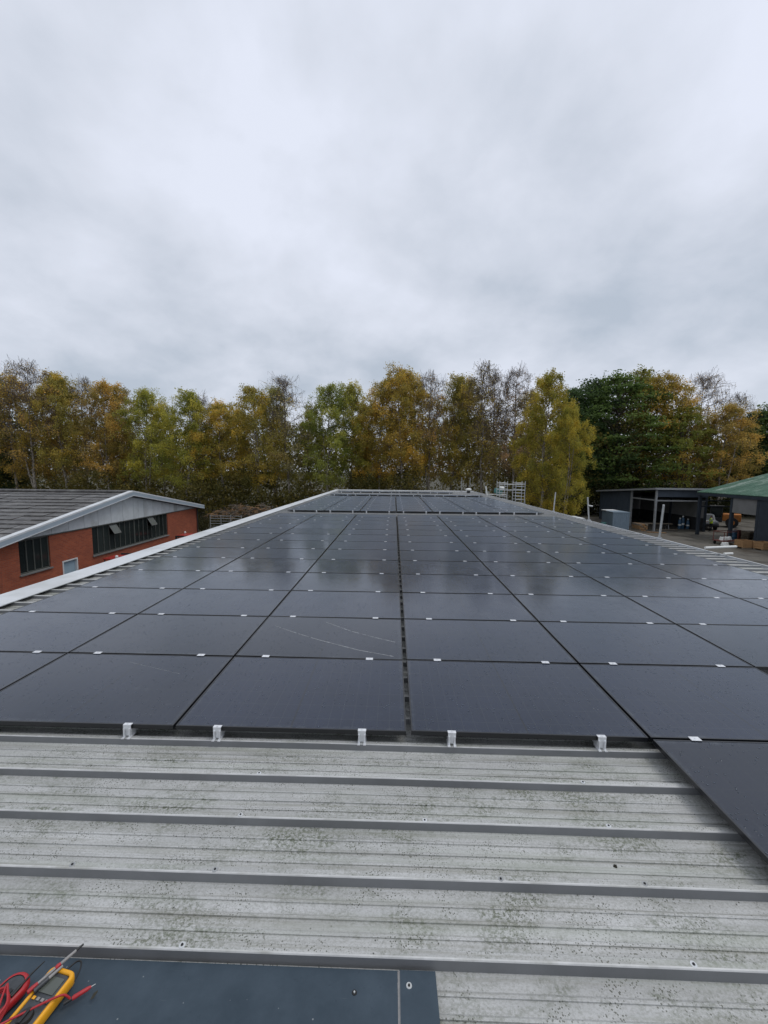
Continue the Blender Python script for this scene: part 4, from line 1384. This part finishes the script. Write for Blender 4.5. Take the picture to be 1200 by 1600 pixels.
def lead(name, pts, r, mat, label, cat='test lead'):
    """smooth cable through points"""
    P_ = [Vector(p) for p in pts]
    out = []
    for i in range(len(P_) - 1):
        p0, p1, p2, p3 = P_[max(i - 1, 0)], P_[i], P_[i + 1], P_[min(i + 2, len(P_) - 1)]
        for k in range(8):
            s = k / 8
            out.append(0.5 * ((2 * p1) + (p2 - p0) * s + (2 * p0 - 5 * p1 + 4 * p2 - p3) * s * s + (-p0 + 3 * p1 - 3 * p2 + p3) * s ** 3))
    out.append(P_[-1])
    return MB().tube(out, r, 8)


Z3 = FT
# red lead coil at the left edge
t = thing('red_test_lead', 'red test lead coiled at the left edge, crossing the yellow multimeter', 'test lead', (-1.42, 1.24, FT))
O = Vector((-1.42, 1.24, FT))
cpts = []
for k in range(34):
    a = k * 0.62
    cpts.append((-1.43 + 0.052 * math.cos(a) + 0.004 * math.sin(5 * a), 1.215 + 0.085 * math.sin(a) + 0.004 * math.cos(3 * a), FT + 0.036 + 0.0009 * k + 0.003 * math.sin(2 * a)))
cpts += [(-1.37, 1.2, FT + 0.062), (-1.325, 1.222, FT + 0.053), (-1.27, 1.258, FT + 0.05), (-1.225, 1.283, FT + 0.05), (-1.205, 1.297, FT + 0.04), (-1.188, 1.304, FT + 0.012)]
c_ = lead('cable', [Vector(p) - O for p in cpts], 0.0036, None, '')
c_.build('cable', M['lead_red'], t)
a0, a1 = Vector((-1.19, 1.303, FT + 0.012)) - O, Vector((-1.142, 1.345, FT + 0.009)) - O
dd = (a1 - a0).normalized()
MB().tube([a0 - dd * 0.02, a0 + dd * 0.005], 0.006, 10).build('probe_boot', M['lead_black'], t)
MB().tube([a0 + dd * 0.0051, a0 + dd * 0.012, a1 - dd * 0.012, a1], [0.006, 0.0075, 0.007, 0.0045], 10).build('probe_handle', M['lead_red'], t)
MB().tube([a1, a1 + dd * 0.014], [0.002, 0.0012], 8).build('probe_tip', M['galv'], t)
# long grey and red probe over the meter
t = thing('grey_test_probe', 'long grey test probe with red collars lying over the multimeter top', 'test probe', (-1.34, 1.32, FT))
O = Vector((-1.34, 1.32, FT))
p0, p1 = Vector((-1.335, 1.305, FT + 0.05)) - O, Vector((-1.262, 1.43, FT + 0.052)) - O
dd = (p1 - p0)
seg = lambda a, b_: [p0 + dd * a, p0 + dd * ((a + b_) / 2), p0 + dd * b_]
MB().tube(seg(-0.1, 0.12), [0.0065, 0.008, 0.0065], 10).build('red_collar', M['lead_red'], t)
MB().tube(seg(0.121, 0.5), [0.005, 0.0055, 0.005], 10).build('handle', M['probe_grey'], t)
MB().tube(seg(0.501, 0.62), [0.006, 0.008, 0.006], 10).build('red_collar', M['lead_red'], t)
MB().tube(seg(0.621, 0.98), [0.0055, 0.006, 0.005], 10).build('handle', M['probe_grey'], t)
MB().tube(seg(0.981, 1.16), [0.005, 0.004, 0.0035], 10).build('black_tip', M['lead_black'], t)
t = thing('pale_test_probe', 'pale grey probe crossing under the long probe on the multimeter', 'test probe', (-1.3, 1.34, FT))
O = Vector((-1.3, 1.34, FT))
p0, p1 = Vector((-1.322, 1.298, FT + 0.048)) - O, Vector((-1.278, 1.378, FT + 0.049)) - O
MB().tube([p0, (p0 * 0.5 + p1 * 0.5)], [0.008, 0.007], 10).build('handle', M['meter_grey'], t)
MB().tube([(p0 * 0.499 + p1 * 0.501), p1], [0.006, 0.0045], 10).build('shaft', M['probe_grey'], t)
t = thing('black_test_probe', 'thin black test probe between clamp meter and multimeter', 'test probe', (-1.39, 1.34, FT))
O = Vector((-1.39, 1.34, FT))
MB().tube([Vector((-1.395, 1.325, FT + 0.034)) - O, Vector((-1.388, 1.36, FT + 0.034)) - O, Vector((-1.376, 1.405, FT + 0.028)) - O], [0.0035, 0.0035, 0.002], 8).build('shaft', M['lead_black'], t)
MB().tube([Vector((-1.403, 1.29, FT + 0.033)) - O, Vector((-1.3951, 1.3245, FT + 0.034)) - O], [0.006, 0.006], 8).build('handle', M['lead_black'], t)
tag(lead('black_lead', [(0, 0, 0), (0.03, 0.045, 0.004), (0.055, 0.04, 0.006), (0.07, 0.0, 0.006), (0.065, -0.05, 0.003), (0.05, -0.12, 0.003)], 0.003, None, '').build('black_lead', M['lead_black'], None, (-1.29, 1.375, FT + 0.006)), 'black cable looping round the right side of the multimeter', 'test lead')
mc = MB()
for k in range(16):
    a, r = rnd.uniform(0, 6.28), rnd.uniform(0, 0.008)
    q = rnd.uniform(0.004, 0.008)
    mc.tube([(r * math.cos(a), r * math.sin(a), 0), (r * math.cos(a) + rnd.uniform(-.003, .003), r * math.sin(a), q)], [0.004, 0.002], 5)
tag(mc.build('moss_clump', M['dead_leaf'], None, (1.18, 1.96, ZB + 0.001)), 'small dark moss clump on the bare metal roof at right', 'moss')
lf = MB()
lf.add([(-0.006, -0.014, 0), (0.004, -0.01, 0.002), (0.008, 0.006, 0.004), (0.003, 0.015, 0.002), (-0.006, 0.004, 0.003)], [(0, 1, 2, 3, 4)])
tag(lf.build('dead_leaf', M['dead_leaf'], None, (-1.115, 1.325, FT + 0.002)), 'small dark dead leaf on the flashing right of the red probe', 'leaf')

# ------------------------------------------------------------------ trees
rng = np.random.default_rng(5)


def leaves_mesh(name, P, size, tint, droop=0.0, rg=rng):
    n = len(P)
    a = rg.normal(size=(n, 3))
    if droop:
        a[:, 2] -= droop
    a /= np.linalg.norm(a, axis=1)[:, None]
    b_ = rg.normal(size=(n, 3))
    b_ = np.cross(a, b_)
    b_ /= np.linalg.norm(b_, axis=1)[:, None]
    s = (size * rg.uniform(0.6, 1.35, n))[:, None]
    V = np.empty((n, 4, 3))
    V[:, 0] = P - a * s * 0.6
    V[:, 1] = P + b_ * s * 0.36
    V[:, 2] = P + a * s * 0.6
    V[:, 3] = P - b_ * s * 0.36
    me = bpy.data.meshes.new(name)
    me.vertices.add(4 * n)
    me.vertices.foreach_set('co', V.reshape(-1))
    me.loops.add(4 * n)
    me.loops.foreach_set('vertex_index', np.arange(4 * n))
    me.polygons.add(n)
    me.polygons.foreach_set('loop_start', np.arange(0, 4 * n, 4))
    me.update()
    at = me.attributes.new('tint', 'FLOAT', 'FACE')
    at.data.foreach_set('value', np.clip(tint, 0, 1).astype(np.float32))
    me.validate()
    return me


def make_birch(seed, sparse=False, full=False, nleaf=26000):
    """unit tree 18 m tall; returns trunk mesh, limb mesh, leaf mesh"""
    rg = np.random.default_rng(seed)
    H = 18.0
    tr = MB()
    lim = MB()
    wob = rg.normal(0, 0.12, 9).cumsum()
    wob2 = rg.normal(0, 0.12, 9).cumsum()
    tp = [Vector((wob[i], wob2[i], H * 0.97 * i / 8)) for i in range(9)]
    tr.tube(tp, [0.17, 0.15, 0.13, 0.11, 0.09, 0.07, 0.05, 0.03, 0.012], 7)

    def trunk_at(z):
        f = min(max(z / (H * 0.97) * 8, 0), 7.999)
        i = int(f)
        return tp[i].lerp(tp[i + 1], f - i)
    # second stem
    if rg.random() < 0.5:
        z0 = H * rg.uniform(0.1, 0.3)
        b0 = trunk_at(z0)
        ang = rg.uniform(0, 6.28)
        pts = [b0 + Vector((math.cos(ang), math.sin(ang), 0)) * (1.3 * s ** 0.7) + Vector((0, 0, (H * 0.86 - z0) * s)) for s in (0, .2, .45, .7, 1)]
        tr.tube(pts, [0.09, 0.075, 0.055, 0.035, 0.01], 6)
    base = 0.12 if full else rg.uniform(0.2, 0.32)
    nb_ = 64 if full else 54
    pos, tin = [], []
    for i in range(nb_):
        f = (i + rg.random()) / nb_
        z = H * (base + (0.97 - base) * f)
        prof_ = (math.sin(math.pi * min(1, (f * 0.86 + 0.14)) ** 0.8) ** 0.7) if not full else (math.sin(math.pi * min(1, f * 0.88 + 0.1) ** 0.75) ** 0.6)
        L = 2.85 * prof_ * rg.uniform(0.6, 1.25) + 0.35
        ang = i * 2.399 + rg.normal(0, 0.5)
        up = rg.uniform(0.5, 1.2)
        b0 = trunk_at(z)
        d = Vector((math.cos(ang), math.sin(ang), 0))
        pts = []
        for s in (0, 0.3, 0.6, 0.85, 1.0):
            pts.append(b0 + d * (L * s) + Vector((0, 0, up * L * (s - 0.62 * s * s * s))))
        lim.tube(pts, [0.035, 0.026, 0.017, 0.01, 0.004], 4, 0, False)
        topness = f
        k = nleaf / nb_ * rg.uniform(0.35, 1.65)
        if sparse:
            k *= max(0.12, 1.05 - 1.15 * topness) if topness > 0.35 else 1.0
            k *= 0.75
        shade = rg.uniform(0.2, 0.8)
        # sub twigs with hanging sprays
        nsp = int(rg.integers(5, 9))
        for q in range(nsp):
            s = rg.uniform(0.25, 1.0)
            j = min(int(s * 4), 3)
            p = pts[j].lerp(pts[j + 1], s * 4 - j if s < 1 else 1)
            e = p + Vector((rg.normal(0, 0.45), rg.normal(0, 0.45), rg.normal(0.25, 0.35)))
            hang = rg.uniform(0.4, 1.3)
            h = e + Vector((rg.normal(0, 0.12), rg.normal(0, 0.12), -hang))
            lim.tube([p, e, h], [0.014, 0.011, 0.006], 3, 0, False)
            if sparse and topness > 0.3:
                for _ in range(4):
                    e2 = e + Vector((rg.normal(0, 0.3), rg.normal(0, 0.3), rg.normal(0.1, 0.3)))
                    lim.tube([p.lerp(e, rg.random()), e2, e2 + Vector((rg.normal(0, .1), rg.normal(0, .1), -rg.uniform(.3, .9)))], [0.012, 0.01, 0.006], 3, 0, False)
            m = max(1, int(k / nsp))
            u = rg.random(m)
            P = np.array(p)[None] * (1 - u)[:, None] + np.array(e)[None] * u[:, None]
            dn = rg.random(m) < 0.65
            v = rg.random(m)
            P2 = np.array(e)[None] * (1 - v)[:, None] + np.array(h)[None] * v[:, None]
            P[dn] = P2[dn]
            P += rg.normal(0, 0.17, (m, 3))
            pos.append(P)
            tin.append(shade + rg.normal(0, 0.11, m) + 0.1 * rg.normal())
    P = np.concatenate(pos)
    return tr.mesh('trunk'), lim.mesh('limbs'), leaves_mesh('crown', P, 0.128, np.concatenate(tin), 1.0, rg)


def make_oak(seed, nleaf=26000):
    rg = np.random.default_rng(seed)
    H = 18.0
    tr, lim = MB(), MB()
    tr.tube([(0, 0, 0), (0.1, 0, 3), (0.0, 0.1, 7), (0.1, 0.1, 12)], [0.42, 0.34, 0.25, 0.1], 9)
    pos, tin = [], []
    ncl = 105
    for i in range(ncl):
        # clumps on an irregular ovoid shell
        f = (i + 0.5) / ncl
        zc = 2.6 + 14.6 * f
        rad = 4.9 * math.sin(math.pi * (0.12 + 0.86 * f) ** 0.85) ** 0.75
        ang = i * 2.399 + rg.normal(0, 0.3)
        rr = rad * rg.uniform(0.55, 1.08)
        c = np.array([rr * math.cos(ang), rr * math.sin(ang), zc + rg.normal(0, 0.4)])
        cr = rg.uniform(0.8, 1.45)
        st_ = Vector((0, 0, max(2.2, zc - 1.5 - rr * 0.5)))
        mid = st_.lerp(Vector(c), 0.5) + Vector((0, 0, 0.3))
        lim.tube([st_, mid, Vector(c)], [0.09, 0.05, 0.02], 4, 0, False)
        m = int(nleaf / ncl * rg.uniform(0.6, 1.4))
        d = rg.normal(size=(m, 3))
        d /= np.linalg.norm(d, axis=1)[:, None]
        r3 = cr * rg.random(m) ** 0.45
        Pm = c + d * r3[:, None] * np.array([1.1, 1.1, 0.75])
        # little sub-lobes
        Pm += 0.18 * np.sin(Pm * 5.1)
        pos.append(Pm)
        tin.append(rg.uniform(0.25, 0.7) + rg.normal(0, 0.13, m))
    return tr.mesh('trunk'), lim.mesh('limbs'), leaves_mesh('crown', np.concatenate(pos), 0.2, np.concatenate(tin), 0, rg)


def make_pine(seed, nleaf=20000):
    rg = np.random.default_rng(seed)
    H = 18.0
    tr, lim = MB(), MB()
    tr.tube([(0, 0, 0), (0.05, 0.05, 6), (0, 0.1, 12), (0.05, 0, 17.6)], [0.3, 0.24, 0.15, 0.03], 8)
    pos, tin = [], []
    nb_ = 80
    for i in range(nb_):
        f = (i + rg.random()) / nb_
        z = 2.5 + 15.0 * f
        L = (4.1 * (1 - f) ** 0.6 + 0.6) * rg.uniform(0.6, 1.15)
        ang = i * 2.399 + rg.normal(0, 0.3)
        d = np.array([math.cos(ang), math.sin(ang), 0])
        e = np.array([0, 0, z]) + d * L + np.array([0, 0, 0.25 * L])
        lim.tube([(0, 0, z), tuple(np.array([0, 0, z]) + d * L * 0.5 + np.array([0, 0, 0.02 * L])), tuple(e)], [0.06, 0.035, 0.012], 4, 0, False)
        m = int(nleaf / nb_ * (0.4 + L / 3))
        u = rg.uniform(0.2, 1.05, m)
        P = np.array([0, 0, z])[None] + d[None] * (L * u)[:, None]
        P[:, 2] += 0.25 * L * u * u
        P += rg.normal(0, 1, (m, 3)) * np.array([0.5, 0.5, 0.2])
        pos.append(P)
        tin.append(rg.uniform(0.2, 0.65) + rg.normal(0, 0.12, m))
    return tr.mesh('trunk'), lim.mesh('limbs'), leaves_mesh('crown', np.concatenate(pos), 0.2, np.concatenate(tin), 0, rg)


VAR = {'b': [make_birch(20 + i) for i in range(6)], 's': [make_birch(40 + i, sparse=True, nleaf=17000) for i in range(4)],
       'y': [make_birch(60, full=True, nleaf=40000)], 'o': [make_oak(70), make_oak(71)], 'c': [make_pine(80), make_pine(81)]}
COL = {'rust': (0.48, 0.34, 0.1), 'brown': (0.44, 0.35, 0.09), 'mauve': (0.43, 0.33, 0.18), 'olive': (0.42, 0.39, 0.085), 'green': (0.33, 0.355, 0.085),
       'ochre': (0.49, 0.39, 0.085), 'gold': (0.54, 0.41, 0.085), 'grey': (0.4, 0.32, 0.15), 'yellow': (0.45, 0.385, 0.07), 'dark': (0.08, 0.125, 0.05), 'oak': (0.16, 0.22, 0.065), 'oak2': (0.29, 0.3, 0.07)}
TREES = [
    (-57.5, 54, 18.1, 'b', 'rust', 1.1, None), (-57.0, 57, 19.4, 'c', 'dark', 1.0, 'dark evergreen at the left edge, partly behind rust birches'),
    (-52.5, 55, 19.0, 'b', 'brown', 1.1, 'brown birch at the left picture edge above the slate roof'), (-48.3, 54, 19.8, 's', 'rust', 1.15, 'tallest rust-coloured birch on the left with thinning top'),
    (-49.4, 58, 19.9, 'b', 'rust', 1, 'rust birch just right of and behind the tallest left birch'), (-45.2, 55, 18.5, 'b', 'brown', 1.05, 'broad brown birch above the middle of the slate roof'),
    (-43.9, 57, 18.5, 's', 'mauve', 0.9, 'half-bare mauve-brown birch with pointed top, left of the gable apex'), (-39.3, 55, 17.8, 'b', 'rust', 1.0, 'rust birch with rounded top just left of the gable apex'),
    (-38.5, 58, 17.8, 'b', 'rust', 0.95, 'rust birch directly above the brick workshop gable apex'), (-33.6, 55, 16.8, 'b', 'olive', 1.05, 'olive birch with domed top right of the gable apex'),
    (-34.4, 60, 16.2, 'b', 'olive', 0.9, 'shorter olive birch filling the dip above the right gable slope'), (-28.0, 54, 16.7, 'b', 'olive', 1.15, 'broad olive birch above the far corner of the brick workshop'),
    (-27.6, 58, 16.6, 's', 'ochre', 0.95, 'thin-topped ochre birch above the field gate'), (-23.7, 56, 15.4, 'b', 'ochre', 1.15, 'low broad ochre birch above the left end of the brushwood heap'),
    (-22.9, 60, 15.0, 'b', 'brown', 0.9, 'small brown birch in the low dip left of the tall ochre birch'), (-18.3, 55, 17.1, 'b', 'ochre', 1.1, 'ochre birch with flat-sided crown left of the bare-topped birch'),
    (-17.0, 58, 17.7, 'b', 'olive', 0.9, 'narrow olive birch pressed against the bare-topped birch'), (-14.8, 56, 18.7, 's', 'grey', 1.15, 'grey bare-topped birch left of the picture centre'),
    (-12.5, 60, 15.1, 'b', 'olive', 0.9, 'short olive birch in the gap right of the bare-topped birch'), (-8.6, 55, 17.9, 'b', 'green', 1.1, 'green-leaved birch, greenest in the centre, above the left roof end'),
    (-6.2, 58, 18.3, 'b', 'olive', 1.05, 'olive birch with rounded top right beside the greenest birch'), (-4.3, 60, 15.7, 'b', 'rust', 0.9, 'short rust birch in the notch left of the golden group'),
    (-2.2, 56, 18.4, 'b', 'ochre', 1.05, 'ochre birch at the left of the golden centre group'), (0.8, 55, 19.7, 'b', 'gold', 1.15, 'tallest golden birch in the centre of the picture'),
    (3.0, 58, 19.8, 'b', 'gold', 0.95, 'golden birch immediately right of the tallest central one'), (5.1, 56, 19.1, 's', 'rust', 1.0, 'thinning rust birch right of the golden centre pair'),
    (7.8, 57, 19.4, 'b', 'brown', 1.05, 'brown birch above the far right end of the roof'), (10.7, 60, 19.5, 'b', 'brown', 0.9, 'narrow brown birch set back above the guard posts'),
    (11.5, 55, 20.0, 's', 'brown', 1.1, 'tall half-bare brown birch above the loading platform'), (14.4, 59, 20.0, 's', 'grey', 0.95, 'grey nearly bare birch above the scaffold tower'),
    (15.4, 54, 19.5, 's', 'mauve', 1.0, 'slender mauve-brown birch with sharp top right of the scaffold tower'), (18.9, 58, 17.4, 'b', 'brown', 1.0, 'brown birch between the slender birch and the yellow birch'),
    (16.7, 46, 17.1, 'y', 'yellow', 0.98, 'large full yellow birch in front of the others right of centre'), (18.2, 44, 12.9, 'y', 'yellow', 0.82, 'smaller yellow birch at the right foot of the large yellow one'),
    (27.9, 66, 19.5, 'c', 'dark', 1.1, 'dark evergreen just right of the yellow birch'), (32.3, 68, 21.4, 'c', 'dark', 1.3, 'broad dark evergreen left of the big oak'),
    (35.2, 66, 22.5, 'o', 'oak', 1.2, 'big dark green oak above the open shed'), (39.9, 68, 22.8, 'o', 'oak2', 1.0, 'olive-topped oak right behind the big green oak'),
    (41.1, 64, 20.9, 'b', 'gold', 1.25, 'golden birch between the oaks and the thin rust birch'), (48.2, 66, 21.8, 's', 'rust', 1.2, 'tall thin rust birch above the green barn roof'),
    (42.6, 62, 17.1, 'o', 'oak2', 0.8, 'smaller olive oak above the right end of the open shed'), (47.4, 60, 16.1, 'b', 'rust', 1.3, 'low broad rust birch over the green barn ridge'),
    (55.8, 68, 18.9, 's', 'grey', 0.9, 'small grey bare-topped birch near the right edge'), (56.8, 66, 16.4, 'c', 'dark', 1.2, 'dark evergreen at the right picture edge'),
    (57.6, 64, 17.0, 'o', 'oak', 1.0, None), (62.7, 66, 18.4, 'b', 'rust', 1.1, None)]
KIND = {'b': 'birch_tree', 's': 'birch_tree', 'y': 'birch_tree', 'o': 'oak_tree', 'c': 'pine_tree'}
trnd = random.Random(3)
cnt = {}
for (x, y, H, ty, col, wd, lab) in TREES:
    if lab is None:
        lab = '%s tree at the %s border of the wood, cut off by the picture edge' % ({'o': 'dark green'}.get(ty, 'rust'), 'left' if x < 0 else 'right')
    i = cnt.get(ty, 0)
    cnt[ty] = i + 1
    trm, lim_, lvm = VAR[ty][i % len(VAR[ty])]
    t = thing(KIND[ty], lab, 'tree', (x, y, 0), trnd.uniform(0, 6.28), 'trees along the edge of the wood')
    sxy = wd * (1.12 if ty in 'bs' else 1.2 if ty in 'oc' else 1.0) * (H / 18.0) ** 0.5
    t.scale = (sxy, sxy, H / 18.0)
    bk = M['birch_bark'] if ty in 'bsy' else M['dark_bark']
    to = link('trunk', trm, bk, t)
    lo = link('limbs', lim_, M['twig'], to)
    co = link('crown', lvm, M['leaf'], t)
    c = COL[col]
    j = trnd.uniform(0.88, 1.12)
    co.color = (c[0] * j, c[1] * j * trnd.uniform(0.93, 1.07), c[2] * j, 1)


# the wood behind, one mass, and undergrowth at its edge
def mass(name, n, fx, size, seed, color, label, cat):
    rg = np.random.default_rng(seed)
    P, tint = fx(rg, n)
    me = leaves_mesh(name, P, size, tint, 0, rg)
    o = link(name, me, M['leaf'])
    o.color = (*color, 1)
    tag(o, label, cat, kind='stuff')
    return o


def clumpy(rg, n, x0, x1, y0, y1, hfun, nc, cr):
    cx_ = rg.uniform(x0, x1, nc)
    cy_ = rg.uniform(y0, y1, nc)
    hh = hfun(cx_)
    cz_ = hh * rg.random(nc) ** 0.75
    idx = rg.integers(0, nc, n)
    d = rg.normal(size=(n, 3))
    d /= np.linalg.norm(d, axis=1)[:, None]
    r = cr * rg.uniform(0.6, 1.3, nc)[idx] * rg.random(n) ** 0.45
    P = np.stack([cx_[idx], cy_[idx], cz_[idx]], 1) + d * r[:, None]
    P[:, 2] = np.abs(P[:, 2]) + 0.05
    t = rg.uniform(0.15, 0.8, nc)[idx] + rg.normal(0, 0.12, n)
    return P, t


hf = lambda x: 13.2 + 1.5 * np.sin(x * 0.21) + 1.2 * np.sin(x * 0.53 + 1)
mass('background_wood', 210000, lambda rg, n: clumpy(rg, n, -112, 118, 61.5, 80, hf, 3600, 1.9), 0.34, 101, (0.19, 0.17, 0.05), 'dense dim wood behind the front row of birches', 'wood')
hf2 = lambda x: 4.2 + 1.6 * np.sin(x * 0.33 + 2) + 1.1 * np.sin(x * 0.9)
mass('undergrowth', 65000, lambda rg, n: clumpy(rg, n, -75, 22, 51, 60, hf2, 900, 1.2), 0.26, 102, (0.16, 0.14, 0.04), 'dark olive undergrowth along the foot of the wood', 'undergrowth')
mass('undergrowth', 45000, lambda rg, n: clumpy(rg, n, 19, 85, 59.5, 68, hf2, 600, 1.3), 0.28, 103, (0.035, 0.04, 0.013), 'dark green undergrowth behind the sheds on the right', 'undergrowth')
mass('rough_grass', 30000, lambda rg, n: clumpy(rg, n, 9, 22.5, 42.5, 58, lambda x: 0.5 + 0 * x, 900, 0.5), 0.2, 104, (0.05, 0.055, 0.018), 'rough grass and weeds between the warehouse end and the shed', 'grass')
mass('rough_grass', 24000, lambda rg, n: clumpy(rg, n, -34, 8, 40.5, 51, lambda x: 0.45 + 0 * x, 900, 0.5), 0.2, 105, (0.05, 0.045, 0.016), 'rough autumn grass behind the brick workshop and warehouse end', 'grass')
